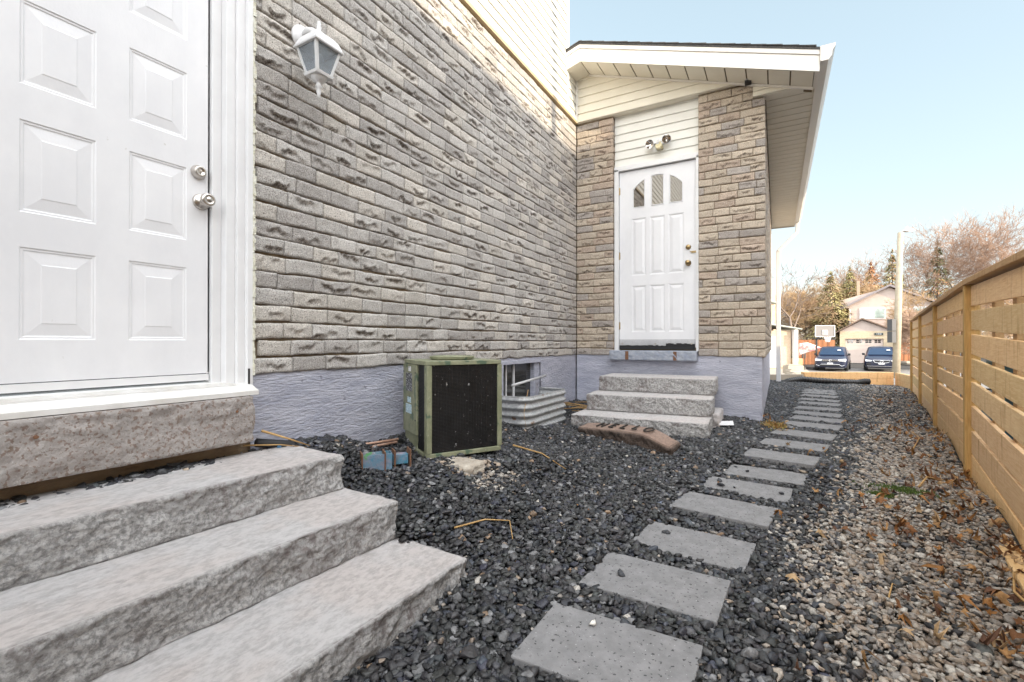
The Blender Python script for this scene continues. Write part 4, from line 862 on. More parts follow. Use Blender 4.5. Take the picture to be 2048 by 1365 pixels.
# ---------------------------------------------------------------- air conditioner
ac = thing('air_conditioner', 'small old olive condenser with black grille standing in the gravel against the house', 'air conditioner', (-1.69, 2.03, -.66))
aO = np.array((-1.69, 2.03)); aR = np.array((.5,.866)); aL = np.array((-.866,.5)); WR, WL = .475, .41
def A3(r_, l_, z): p = aO+aR*r_+aL*l_; return (p[0], p[1], z)
def abox(mb, r0, r1, l0, l1, z0, z1, mi=0): mb.add([A3(r0,l0,z0),A3(r1,l0,z0),A3(r1,l1,z0),A3(r0,l1,z0),A3(r0,l0,z1),A3(r1,l0,z1),A3(r1,l1,z1),A3(r0,l1,z1)], [(0,3,2,1),(4,5,6,7),(0,1,5,4),(1,2,6,5),(2,3,7,6),(3,0,4,7)], mi)
zb, zt = -.645, -.128
def rrect(ins, rad_, nseg=5):
    o_ = []
    for (cr, cl_, a0) in ((ins+rad_, ins+rad_, 180), (WR-ins-rad_, ins+rad_, 270), (WR-ins-rad_, WL-ins-rad_, 0), (ins+rad_, WL-ins-rad_, 90)):
        for k in range(nseg+1): a = R(a0+90*k/nseg); o_.append((cr+rad_*math.cos(a), cl_+rad_*math.sin(a)))
    return o_
def plate(mb, ins, z0, z1, rad_=.03):
    rr = rrect(ins, rad_); mb.add([A3(a, b, z0) for a, b in rr]+[A3(a, b, z1) for a, b in rr], [tuple(range(len(rr)))[::-1], tuple(range(len(rr), 2*len(rr)))]+[(k, (k+1)%len(rr), len(rr)+(k+1)%len(rr), len(rr)+k) for k in range(len(rr))])
mb = MB(); plate(mb, -.004, zb-.004, zb+.022); mb.build('base_pan', M['olive'], ac, bevel=.003)
mb = MB(); plate(mb, -.006, zt, zt+.024); 
cx_, cy_ = WR/2, WL/2
mb.lathe([(.125,.024),(.135,.03),(.14,.045),(.13,.047),(.12,.03)], A3(cx_, cy_, zt), n=32)
lid = mb.build('lid', M['olive'], ac, bevel=.003)
mb = MB(); mb.lathe([(.118,.026),(.05,.027),(0,.027)], A3(cx_, cy_, zt), n=32); mb.build('fan_opening', M['dark'], ac)
mb = MB()
for r_ in (.03,.06,.09,.115): mb.lathe([(r_,.046),(r_+.003,.049),(r_+.006,.046),(r_+.003,.043),(r_,.046)], A3(cx_, cy_, zt), n=32)
mb.build('fan_guard', M['olive'], ac)
for (r0, r1, l0, l1) in ((-.002,.030,-.002,.046),(WR-.03,WR+.002,-.002,.03),(WR-.03,WR+.002,WL-.03,WL+.002)):
    mb = MB(); abox(mb, r0, r1, l0, l1, zb+.022, zt); mb.build('corner_post', M['olive'], ac, bevel=.006)
gr_m = pm('black_coil_grille', (.012,.012,.013), (.024,.024,.026), 14, .5, spots=[((.5,.5,.5), 42, .69), ((.4,.42,.42), 110, .72)])
mb = MB(); abox(mb, .012, WR-.02, .012, WL-.012, zb+.02, zt)
k = zb+.03
while k < zt-.006:
    abox(mb, .030, WR-.03, .004, .013, k, k+.0035); abox(mb, .005, .013, .046, .165, k, k+.0035); k += .0078
for i in range(24): abox(mb, .05+i*.017, .0515+i*.017, .002, .0045, zb+.025, zt)
mb.build('grille', gr_m, ac)
mb = MB(); abox(mb, -.006, .02, .165, WL+.002, zb+.10, zt-.002); pn = mb.build('service_panel', M['olive'], ac, bevel=.003)
mb = MB(); abox(mb, .004, .02, .18, WL-.01, zb+.022, zb+.10); mb.build('pipe_cover', M['olive'], ac)
mb = MB()
for (l_, z_) in ((.18,zt-.05),(.18,zt-.33),(.395,zt-.05),(.395,zt-.25),(.29,zt-.02),(.29,zt-.20)): mb = MB(); mb.lathe([(0,0),(.005,0),(.004,.003),(0,.0035)], A3(-.006,l_,z_), tuple(-np.append(aR,0)), 8); mb.build('screw', M['dark'], pn)
lbl_b = pm('worn_black_label', (.02,.02,.025), (.5,.5,.52), 120, .5, contrast=(.52,.56)); lbl_w = pm('printed_sticker', (.25,.38,.45), (.62,.75,.80), 150, .5, contrast=(.45,.55))
for (l0, l1, z0, z1, m_) in ((.24,.35,zt-.165,zt-.055,lbl_b),(.26,.305,zt-.045,zt-.015,M['trim']),(.26,.325,zt-.235,zt-.20,lbl_w),(.25,.355,zt-.30,zt-.245,lbl_w)):
    mb = MB(); abox(mb, -.0075, -.0062, l0, l1, z0, z1); mb.build('sticker', m_, pn)
mb = MB(); V0 = len(mb.v); rough_slab(mb, -.1, .12, -.07, .09, -.72, -.650, .008, (20,16,10), 40, .02); V = np.array(mb.v); V[:,0] += -1.53; V[:,1] += 2.10
o = mesh('stone_pad', V, np.array(mb.f), pm('crumbling_concrete', (.38,.32,.26), (.5,.45,.38), 20, .95, .8, 60), smooth=True); tag(o, 'pale crumbling stone pad under the olive air conditioner', 'stone pad')

# ---------------------------------------------------------------- window well and clutter by the wall
mb = MB(); nz, ns = 60, 70; Pw = []
for i in range(ns+1):
    t_ = i/ns
    xi, yi, rr = -1.785, None, .10
    # U outline: wall -> out -> along -> back to the wall
    Ls = [.22, .157, .66, .157, .22]; tot = sum(Ls); s = t_*tot
    if s < Ls[0]: p = (AX+s, 3.41); n_ = (0,-1)
    elif s < Ls[0]+Ls[1]: a = (s-Ls[0])/.1; p = (AX+.22+.1*math.sin(a), 3.51-.1*math.cos(a)); n_ = (math.sin(a), -math.cos(a))
    elif s < sum(Ls[:3]): p = (AX+.32, 3.51+s-Ls[0]-Ls[1]); n_ = (1,0)
    elif s < sum(Ls[:4]): a = (s-sum(Ls[:3]))/.1; p = (AX+.22+.1*math.cos(a), 4.17+.1*math.sin(a)); n_ = (math.cos(a), math.sin(a))
    else: p = (AX+.22-(s-sum(Ls[:4])), 4.27); n_ = (0,1)
    for j in range(nz+1):
        z_ = -1.0+(-.45+1.0)*j/nz; d = .012*math.cos((z_+.45)*2*PI/.064+PI)*min(1, (-.45-z_)/.02)
        Pw.append((p[0]+n_[0]*d, p[1]+n_[1]*d, z_))
i_ = np.arange((ns+1)*(nz+1)).reshape(ns+1, nz+1); Fw = np.stack([i_[:-1,:-1], i_[1:,:-1], i_[1:,1:], i_[:-1,1:]], -1).reshape(-1, 4)
o = mesh('window_well', Pw, Fw, M['galv'], smooth=True); so_ = o.modifiers.new('solid', 'SOLIDIFY'); so_.thickness = .003
tag(o, 'galvanised corrugated steel window well in front of the cellar window', 'window well')
def tubething(name, pts, r_, mat, label, cat, n=8):
    mb = MB(); mb.tube(pts, r_, n); o = mb.build(name, mat, smooth=True, fix=False); tag(o, label, cat); return o
tubething('plastic_pipe', [(-1.93,3.42,-.36),(-2.07,4.35,-.34)], .013, M['bluesill'] if 0 else pm('grey_plastic', (.45,.45,.46), None, rough=.5), 'grey plastic pipe propped across the cellar window', 'pipe')
cop = pm('faded_copper_tube', (.42,.24,.17), (.52,.36,.28), 20, .5, metal=.3)
tubething('copper_line', [(-1.93,2.06,-.565),(-2.02,1.93,-.575),(-2.08,1.80,-.575),(-2.085,1.5,-.52),(-2.09,1.32,-.47)], .007, cop, 'upper pinkish copper line running from the air conditioner along the wall', 'pipe')
tubething('copper_line', [(-1.93,2.05,-.58),(-2.0,1.92,-.59),(-2.055,1.8,-.585),(-2.06,1.5,-.535),(-2.06,1.30,-.475)], .007, cop, 'lower pinkish copper line beside its twin along the wall', 'pipe')
tubething('insulated_hose', [(-1.99,2.15,-.60),(-2.04,1.9,-.62),(-2.03,1.6,-.575),(-2.04,1.42,-.49),(-2.06,1.28,-.455)], [.02,.022,.024,.024,.02], M['dark'], 'black insulated hose at the foot of the painted wall', 'hose', 10)
tubething('blue_cable', [(-2.0,1.90,-.62),(-2.0,1.7,-.595),(-1.99,1.52,-.55),(-2.03,1.36,-.49)], .014, flat('blue_plastic_sheath', (.03,.12,.22), .5), 'blue plastic sheathed cable behind the top entry step', 'cable', 8)
blade([(-2.02,1.28,.12),(-1.98,1.38,.07),(-1.94,1.47,.03)], .006, 'yellow dry stalk sticking up behind the top entry step'); blade([(-2.06,1.22,.06),(-2.0,1.36,.04),(-1.95,1.46,.02)], .004, 'pale pink dry stalk beside the yellow one')
blade([(-1.42,2.52,.05),(-1.25,2.58,.03),(-1.1,2.6,.02)], .006, 'tapering dry stalk on the stones right of the air conditioner')
blade([(-1.85,3.55,.32),(-1.80,3.38,.15),(-1.77,3.36,.03)], .003, 'thin rusty wire stalk hanging over the window well')
# pile of dry reeds in the corner
for i in range(9):
    x0, y0 = -1.72-.25*random.random(), 4.55+.5*random.random(); a = random.uniform(-.5,.5)
    blade([(x0-.16,y0-.1*a,.02+.012*i),(x0+.02,y0,.05+.012*i),(x0+.16,y0+.12*a,.03+.012*i)], .006, 'yellow dry reed in the heap between window well and side steps', n=4)['group'] = 'dry reeds heaped in the corner'
# blue scrap box
bx = thing('metal_box', 'rusty open metal box with chipped blue paint behind the top entry step', 'metal box', (-1.80, 1.78, -.70))
Mb = Matrix.Translation((-1.80,1.76,-.655)) @ Matrix.Rotation(.95, 4, 'Z')
bp = pm('chipped_blue_paint', (.05,.22,.33), (.28,.22,.26), 14, .6, .3, 60, spots=[((.10,.30,.12), 16, .60), ((.55,.6,.65), 50, .68)])
mb = MB()
for a, b in (((-.075,-.035,0),(.075,-.032,.085)),((-.075,.032,0),(.075,.035,.085)),((-.075,-.035,0),(.075,.035,.004)),((-.075,-.035,0),(-.072,.035,.085)),((.072,-.035,0),(.075,.035,.085))): mb.box(a, b, M=Mb)
mb.box((.08,-.02,.02), (.16,.03,.07), M=Mb)
mb.build('box_body', bp, bx, bevel=.002)
mb = MB()
for t_ in (-.078,.035,.085,.165): mb.box((t_,-.042,-.02), (t_+.006,.042,.095), M=Mb)
mb.build('bracket', M['rust'], bx)
mb = MB(); mb.box((-.065,-.028,.060), (.065,.028,.066), M=Mb); mb.build('tray', pm('lime_paint', (.30,.36,.08), (.5,.5,.4), 20, .6), bx)
# white paper by the steps
mb = MB(); z_ = gz1(-.40,4.75)+.03; mb.add([(-.47,4.66,z_),(-.34,4.70,z_+.005),(-.36,4.86,z_+.02),(-.49,4.82,z_+.012)], [(0,1,2,3)]); o = mb.build('paper_scrap', M['trim'], fix=False); so_ = o.modifiers.new('s', 'SOLIDIFY'); so_.thickness = .002; tag(o, 'white scrap of paper on black stones beside the side steps', 'paper')

# ---------------------------------------------------------------- the next house (off frame to the right; it casts the shade), an added shade block and a pool behind the fence
nb_ = thing('neighbour_house', 'brown brick neighbouring house beyond the wooden fence', 'house', (6.5, 0, -.95))
NX = 4.2; bw = pm('brown_brick', (.28,.20,.15), (.36,.27,.20), 20, .9, .4, 80)
mb = MB(); mb.box((NX+.4,-14,-1.2), (11,6.4,1.6)); mb.build('brick_wall', bw, nb_)
mb = MB(); clap(mb, (NX+.4,0,0), (0,1,0), (-1,0,0), lambda z: -14, lambda z: 6.4, 1.6, 4.45, ex=.12); mb.box((NX+.4,-14,1.6), (11,6.4,4.45)); mb.build('siding', pm('tan_siding', (.50,.45,.38), (.55,.50,.43), 2, .6), nb_)
mb = MB(); mb.prism([(NX,0,4.47),(11.4,0,4.47),(11.4,0,4.52),(7.8,0,5.6),(NX,0,4.52)], (0,-14.4,0), (0,6.65,0)); mb.build('roof', M['shingle'], nb_)
mb = MB(); mb.tube([(NX+.5,2.21,4.6),(NX+.5,2.21,7.4)], .06, 10); mb.build('vent_pipe', M['steel'], nb_)
for y_, z_ in ((-.5,2.4),(-4.5,2.4),(3.2,2.4),(-2.5,.2),(2.2,.2)):
    mb = MB(); mb.box((NX+.36,y_-.65,z_-.05), (NX+.398,y_+.65,z_+1.25)); wf = mb.build('window', M['trim'], nb_); mb = MB(); mb.box((NX+.352,y_-.57,z_+.03), (NX+.359,y_+.57,z_+1.17)); mb.build('pane', M['pane'], wf)
sh = thing('added_shade_block', 'low white sided block added behind the wooden fence to cast shade', 'shade block', (6.5, 9.2, -.95))  # low block added off frame to shade the far gravel and downspout foot
mb = MB(); clap(mb, (NX+.5,0,0), (0,1,0), (-1,0,0), lambda z: 7.1, lambda z: 11.75, -1.1, 1.5, ex=.12); mb.box((NX+.5,7.1,-1.2), (9,11.75,1.5)); mb.build('wall', M['vinylw'], sh)
mb = MB(); mb.prism([(NX+.25,0,1.5),(9.3,0,1.5),(6.8,0,2.2)], (0,6.9,0), (0,11.95,0)); mb.build('roof', M['shingle'], sh)
mb = MB(); mb.lathe([(0,-.16),(1.35,-.16),(1.42,-.14),(1.42,-.2),(1.38,-.22),(1.38,-.97)], (3.15,5.9,0), n=40); mb.box((1.9,3.0,-.95), (2.3,3.9,-.2)); o = mb.build('garden_pool', pm('pool_blue', (.02,.13,.26), (.03,.18,.33), 3, .5), smooth=True); tag(o, 'blue garden pool glimpsed through the gaps of the wooden fence', 'pool')

# ---------------------------------------------------------------- across the court: houses, cars, pole, trees
Fv = np.array((-.4924,.8704)); Rv = np.array((.8704,.4924)); GZ = -1.95
XF = None
def Wd(a, t, z):
    if XF:                                   # a building turned to face the court: pivot, distance factor, angle, width factor
        (pa, pt), k, an, us = XF; u_, v_ = (a-pa)*us, (t-pt); c_, s_ = math.cos(an), math.sin(an); a, t, z = pa*k+u_*c_+v_*s_, pt*k-u_*s_+v_*c_, z*k
    p = Fv*t+Rv*a; return (p[0], p[1], z)
def wbox(mb, a0, a1, t0, t1, z0, z1, mi=0): mb.add([Wd(a0,t0,z0),Wd(a1,t0,z0),Wd(a1,t1,z0),Wd(a0,t1,z0),Wd(a0,t0,z1),Wd(a1,t0,z1),Wd(a1,t1,z1),Wd(a0,t1,z1)], [(0,3,2,1),(4,5,6,7),(0,1,5,4),(1,2,6,5),(2,3,7,6),(3,0,4,7)], mi)
def wprism(mb, poly, t0, t1): n = len(poly); mb.add([Wd(a,t0,z) for a, z in poly]+[Wd(a,t1,z) for a, z in poly], [tuple(range(n))[::-1], tuple(range(n,2*n))]+[(k,(k+1)%n,n+(k+1)%n,n+k) for k in range(n)])
def brickmat(name, c1, c2, c3):
    m, n, b = newmat(name); lk = n.links.new; b.inputs['Roughness'].default_value = .9
    t = N(n, 'ShaderNodeTexCoord'); mp = N(n, 'ShaderNodeMapping'); mp.inputs['Rotation'].default_value = (R(90), 0, 0)
    mp0 = N(n, 'ShaderNodeMapping'); mp0.inputs['Rotation'].default_value = (0, 0, R(-29.5)); lk(t.outputs['Object'], mp0.inputs[0]); lk(mp0.outputs[0], mp.inputs[0])
    bt = N(n, 'ShaderNodeTexBrick'); bt.inputs['Color1'].default_value = (*c1,1); bt.inputs['Color2'].default_value = (*c2,1); bt.inputs['Mortar'].default_value = (*c3,1); bt.inputs['Scale'].default_value = 4.5; bt.inputs['Mortar Size'].default_value = .03
    lk(mp.outputs[0], bt.inputs['Vector']); lk(bt.outputs[0], b.inputs['Base Color']); return m
bm1 = brickmat('far_tan_brick', (.50,.38,.24), (.62,.50,.34), (.55,.48,.38))
pink = pm('pink_beige_siding', (.46,.37,.33), (.52,.43,.38), 1.5, .6); pdoor = pm('pink_beige_garage_door', (.60,.49,.43), (.64,.53,.47), 1.5, .5)
h2 = thing('garage_house', 'beige two storey house with a brick front garage and pinkish siding behind the parked cars', 'house', Wd(34.6, 45.6, GZ))
mb = MB(); a0, a1 = 26.55, 31.0; ap = 28.42; XF = ((28.8, 38), 1.2, R(35), .955)
wbox(mb, a0, 27.0, 38, 42, GZ, .93); wbox(mb, 30.15, a1, 38, 42, GZ, .93); wbox(mb, 27.0, 30.15, 38, 38.3, .32, .93); wbox(mb, 26.6, 30.9, 38.5, 42, GZ, .9)
mb.build('brick_wall', bm1, h2)
mb = MB()
for k in range(6):
    z = .93+k*.15; f_ = lambda z: ((z-.93)/.92); wl, wr = a0-.0+(ap-a0)*f_(z), a1-(a1-ap)*f_(z)
    if wr-wl > .2: wprism(mb, [(wl,z),(wr,z),(a1-(a1-ap)*min(f_(z+.146),.98),z+.146),(a0+(ap-a0)*min(f_(z+.146),.98),z+.146)], 38.02, 38.4)
wprism(mb, [(a0,.93),(a1,.93),(ap,1.85)], 38.05, 46)
mb.build('gable', pink, h2)
mb = MB(); wprism(mb, [(a0-.35,.80),(ap,1.90),(a1+.35,.80),(a1+.35,.88),(ap,2.02),(a0-.35,.88)], 37.7, 46); mb.build('roof', pm('brown_shingle', (.15,.10,.08), (.22,.15,.11), 30, .9), h2)
mb = MB(); wbox(mb, 27.0, 30.15, 38.2, 38.25, GZ, .32)
for k in range(5): wbox(mb, 27.02, 30.13, 38.18, 38.2, GZ+.43*k, GZ+.43*k+.405)
gd = mb.build('garage_door', pdoor, h2)
for i in range(4):
    mb = MB()
    for u in range(2):
        for v in range(2): wbox(mb, 27.2+i*.75+u*.27, 27.42+i*.75+u*.27, 38.16, 38.19, -.02+v*.14, .09+v*.14)
    mb.build('window', M['pane'], gd)
mb = MB(); wbox(mb, 29.42, 30.12, 37.93, 37.99, .60, .78); hp = mb.build('house_number_plate', flat('dark_plate', (.04,.05,.05), .5), h2)
Mx = Matrix.Translation(Wd(29.77, 37.925, .69)) @ Matrix.Rotation(R(29.5-35), 4, 'Z') @ Matrix.Rotation(R(90), 4, 'X'); text_mesh('1418', .20, .003, 'number', M['trim'], hp, Mx)
XF = ((35, 46), 1.12, R(30), .96)
mb = MB(); wbox(mb, 33.2, 40.5, 46, 56, GZ, 3.45); wprism(mb, [(33.0-3.9,3.45),(41.2,3.45),(36.9,5.35)], 46, 56)
for k in range(22): wbox(mb, 33.18, 40.5, 45.98, 46, GZ+k*.24, GZ+k*.24+.22)
mb.build('upper_wall', pink, h2)
mb = MB(); wprism(mb, [(32.3,3.25),(36.9,5.42),(41.8,3.3),(41.8,3.45),(36.9,5.62),(32.3,3.42)], 45.5, 56.3); mb.build('roof', pm('grey_shingle', (.20,.18,.19), (.28,.25,.26), 30, .9), h2)
for (x0, x1, z0, z1) in ((34.2,36.6,2.32,3.42),(39.0,40.4,2.5,3.4)):
    mb = MB(); wbox(mb, x0, x1, 45.9, 45.97, z0, z1); wn = mb.build('window', M['trim'], h2)
    for s in (0, 1): mb = MB(); w_ = (x1-x0)/2; wbox(mb, x0+.1+s*w_, x0+w_-.05+s*w_, 45.86, 45.9, z0+.1, z1-.1); mb.build('pane', glass('curtained_glass', (.25,.35,.33), .1), wn)
mb = MB(); wbox(mb, 33.25, 33.37, 45.9, 45.96, 1.2, 3.3); mb.build('downspout', M['trim'], h2)
mb = MB(); wbox(mb, 34.2, 34.5, 48, 48.4, 3.5, 6.3); mb.build('chimney', pm('chimney_brick', (.35,.25,.18), (.45,.33,.24), 10, .9), h2)
XF = None
h3 = thing('corner_house', 'cream house corner with brick garage side and chimney seen past the downspout', 'house', Wd(19, 35, GZ))
mb = MB(); wbox(mb, 12, 20.4, 36.5, 45, .4, 1.55+.1); wbox(mb, 12, 20.15, 36.5, 45, GZ, 3.2-.6*0); mb.build('wall', pm('cream_stucco', (.52,.45,.34), (.58,.50,.39), 3, .8), h3)
mb = MB(); wbox(mb, 12, 20.55, 34.5, 36.45, GZ, .88); mb.build('brick_wall', brickmat('far_peach_brick', (.46,.33,.22), (.54,.41,.29), (.5,.42,.33)), h3)
mb = MB(); wprism(mb, [(12,2.4),(21.1,.95),(21.1,1.03),(12,2.55)], 34.0, 36.6); mb.build('roof', pm('grey_green_shingle', (.30,.33,.30), (.38,.41,.38), 20, .9), h3)
mb = MB(); wprism(mb, [(12,4.9),(20.6,3.0),(20.6,3.1),(12,5.05)], 36.0, 45); mb.build('roof', pm('grey_green_shingle_upper', (.30,.33,.30), (.38,.41,.38), 20, .9), h3)
mb = MB(); wbox(mb, 20.35, 20.95, 37.2, 38, GZ, 4.35); mb.build('chimney', pm('peach_chimney_brick', (.55,.38,.25), (.66,.48,.34), 6, .9), h3)
mb = MB(); wbox(mb, 18.0, 19.75, 34.42, 34.49, GZ+.1, .45); mb.build('garage_door', pm('pale_blue_grey_door', (.42,.46,.52), (.47,.51,.57), 3, .5), h3)
mb = MB(); wbox(mb, 20.6, 20.85, 34.1, 34.4, GZ, .95); mb.build('porch_post', M['trim'], h3)
def farfence(name, a0, a1, t, z0, z1, label, gate=None):
    mb = MB(); cols = []; r = np.random.default_rng(int(a0*10)); a = a0
    while a < a1:
        v0 = len(mb.v); wbox(mb, a, min(a+.135, a1), t, t+.03, z0, z1+r.uniform(-.02,.02)); cols += [np.array((1,1,1))*r.uniform(.6,1.5)]*(len(mb.v)-v0); a += .142
    o = mesh(name, np.array(mb.v), mb.f, M['brown'], color=np.array(cols)); tag(o, label, 'fence'); return o
farfence('board_fence', 25.4, 29.0, 42, GZ, .25, 'weathered brown board fence behind the basketball hoop')
g1 = farfence('fence_gate', 24.9+.6, 26.6, 41.8, GZ, .22, 'orange brown wooden gate with a dark arched ornament, right of the cream house'); g1['category'] = 'gate'
mb = MB(); wprism(mb, [(25.75,-.28),(26.35,-.28),(26.25,-.05),(26.05,.05),(25.85,-.05)], 41.74, 41.79); wbox(mb, 25.9, 25.98, 41.74, 41.79, -1.4, -.28); wbox(mb, 26.1, 26.2, 41.74, 41.79, -1.4, -.28); mb.build('gate_ornament', flat('dark_iron', (.03,.035,.045), .5), g1)
farfence('board_fence', 34.8, 36.1, 42, GZ, .22, 'dark red board fence between the lamp pole and the near fence')
mb = MB(); wbox(mb, 36.15, 38.4, 41.5, 42.5, GZ-.1, 1.0); o = mb.build('brick_pier', bm1); tag(o, 'brick wall end right of the dark red fence', 'wall')
for k in range(2): mb = MB(); wbox(mb, 34.4, 36.0, 40.4+k*.4, 41.6, GZ, GZ+.16+k*.16); o = mb.build('porch_step', M['step'] if 0 else M['drive']); tag(o, ['lower', 'upper'][k]+' concrete step in front of the dark red fence', 'step')
mb = MB(); wbox(mb, 22.65, 23.3, 37.5, 38.1, GZ, GZ+.68); o = mb.build('cardboard_box', pm('cardboard', (.52,.38,.22), (.58,.43,.26), 4, .8), bevel=.01); tag(o, 'plain tan box standing on the drive left of the parked cars', 'box')
bh = thing('basketball_hoop', 'portable basketball hoop with clear white framed backboard above the parked cars', 'basketball hoop', Wd(22.1, 33.4, GZ))
mb = MB(); wbox(mb, 21.37, 22.74, 33, 33.03, .42, 1.2); m, n, b = newmat('hoop_backboard'); b.inputs['Base Color'].default_value = (.17,.16,.155,1); b.inputs['Roughness'].default_value = .2; bb = mb.build('backboard', m, bh)
mb = MB()
for (x0, x1, z0, z1) in ((21.35,22.76,1.17,1.22),(21.35,22.76,.40,.45),(21.35,21.40,.4,1.2),(22.71,22.76,.4,1.2),(21.85,22.25,.85,.89),(21.85,22.25,.55,.58),(21.85,21.88,.55,.89),(22.22,22.25,.55,.89)): wbox(mb, x0, x1, 32.96, 32.99, z0, z1)
mb.build('backboard_frame', flat('grey_frame', (.5,.5,.52), .5), bb); mb = MB(); wbox(mb, 21.9, 22.2, 32.93, 32.955, .60, .84); mb.build('backboard_emblem', pm('faded_red_print', (.45,.16,.14), (.5,.45,.42), 12, .6), bb)
mb = MB(); mb.lathe([(.215,0),(.235,.01),(.235,.02),(.215,.01)], Wd(22.05,32.7,.42), (0,0,1), 20); mb.build('rim', flat('orange_rim', (.45,.10,.03), .5), bh)
mb = MB()
for k in range(12):
    a = 2*PI*k/12; p0 = Wd(22.05+.22*math.cos(a), 32.7+.22*math.sin(a), .42); p1 = Wd(22.05+.12*math.cos(a+.6), 32.7+.12*math.sin(a+.6), .05); p2 = Wd(22.05+.12*math.cos(a-.6), 32.7+.12*math.sin(a-.6), .05); mb.tube([p0,p1], .014, 4); mb.tube([p0,p2], .014, 4)
mb.build('net', M['trim'], bh)
mb = MB(); mb.tube([Wd(22.05,33.1,.7), Wd(22.05,33.9,.2), Wd(22.05,33.9,GZ)], .06, 8); wbox(mb, 21.6, 22.5, 33.6, 34.4, GZ, GZ+.18); mb.tube([Wd(21.35,33.2,.32), Wd(22.9,33.2,.22)], .04, 6); mb.build('pole', flat('dark_pole', (.04,.04,.045), .5), bh)
tp = thing('garden_parasol', 'collapsed pink and white striped parasol behind the left car', 'parasol', Wd(22.2, 35, GZ))
mb = MB(); mb.add([Wd(21.5,35,-.05),Wd(21.45,35,-.95),Wd(22.3,34.8,-.62),Wd(23.3,35,-.42),Wd(22.2,35.1,0),Wd(21.9,34.7,-.2)], [(0,1,5),(1,2,5),(5,2,3),(5,3,4),(0,5,4)]); mb.build('canopy', pm('pink_white_cloth', (.72,.30,.30), (.80,.74,.70), 3, .8, contrast=(.47,.53)), tp)
mb = MB(); mb.tube([Wd(21.9,35.05,GZ),Wd(21.9,35.05,-.1)], .025, 6); mb.build('stem', M['steel'], tp)
# stacked retaining blocks at the drive edge
for i, (a, t, w_, h_) in enumerate(((17.9,29.5,1.0,.5),(17.05,28,.8,.30),(16.3,26.5,.9,.22),(19.0,31.5,.8,.42))):
    mb = MB(); wbox(mb, a-w_/2, a+w_/2, t, t+.6, GZ-.1, GZ+h_); wbox(mb, a-w_/2+.1, a+w_/2-.15, t+.05, t+.5, GZ+h_, GZ+h_+.06)
    o = mb.build('retaining_block', M['drive'], bevel=.03); tag(o, ['largest', 'middle', 'lowest', 'farthest'][i]+' pale stone block along the edge of the neighbouring drive', 'stone block', 'stone blocks edging the drive')
# lamp pole
lp = thing('lamp_pole', 'leaning pale concrete lamp pole standing behind the timber edging', 'street lamp', Wd(18.9, 23, -1.75))
mb = MB(); mb.tube([Wd(18.86,23,-1.75),Wd(18.98,23,1.5),Wd(19.10,23,5.42)], [.165,.145,.115], 14); mb.build('pole', pm('pale_concrete_pole', (.36,.30,.22), (.46,.39,.29), 5, .85, .3, 50), lp, smooth=True)
mb = MB(); mb.tube([Wd(19.12,23,5.15),Wd(19.28,23,5.42),Wd(19.36,23,5.50)], .03, 6); mb.build('arm', M['steel'], lp)
mb = MB(); wprism(mb, [(19.25,5.50),(19.40,5.62),(19.62,5.58),(19.74,5.50),(19.5,5.44)], 22.88, 23.12); mb.lathe([(0,.62),(.05,.62),(.05,.70),(0,.72)], Wd(19.42,23,5.0), n=8); mb.build('lamp_head', M['trim'], lp)
mb = MB(); wbox(mb, 18.52, 18.72, 22.8, 23.1, .0, .55); wbox(mb, 18.52, 18.72, 22.8, 23.1, .58, 1.15); mb.build('meter_box', flat('dark_grey_box', (.07,.07,.075), .5), lp)

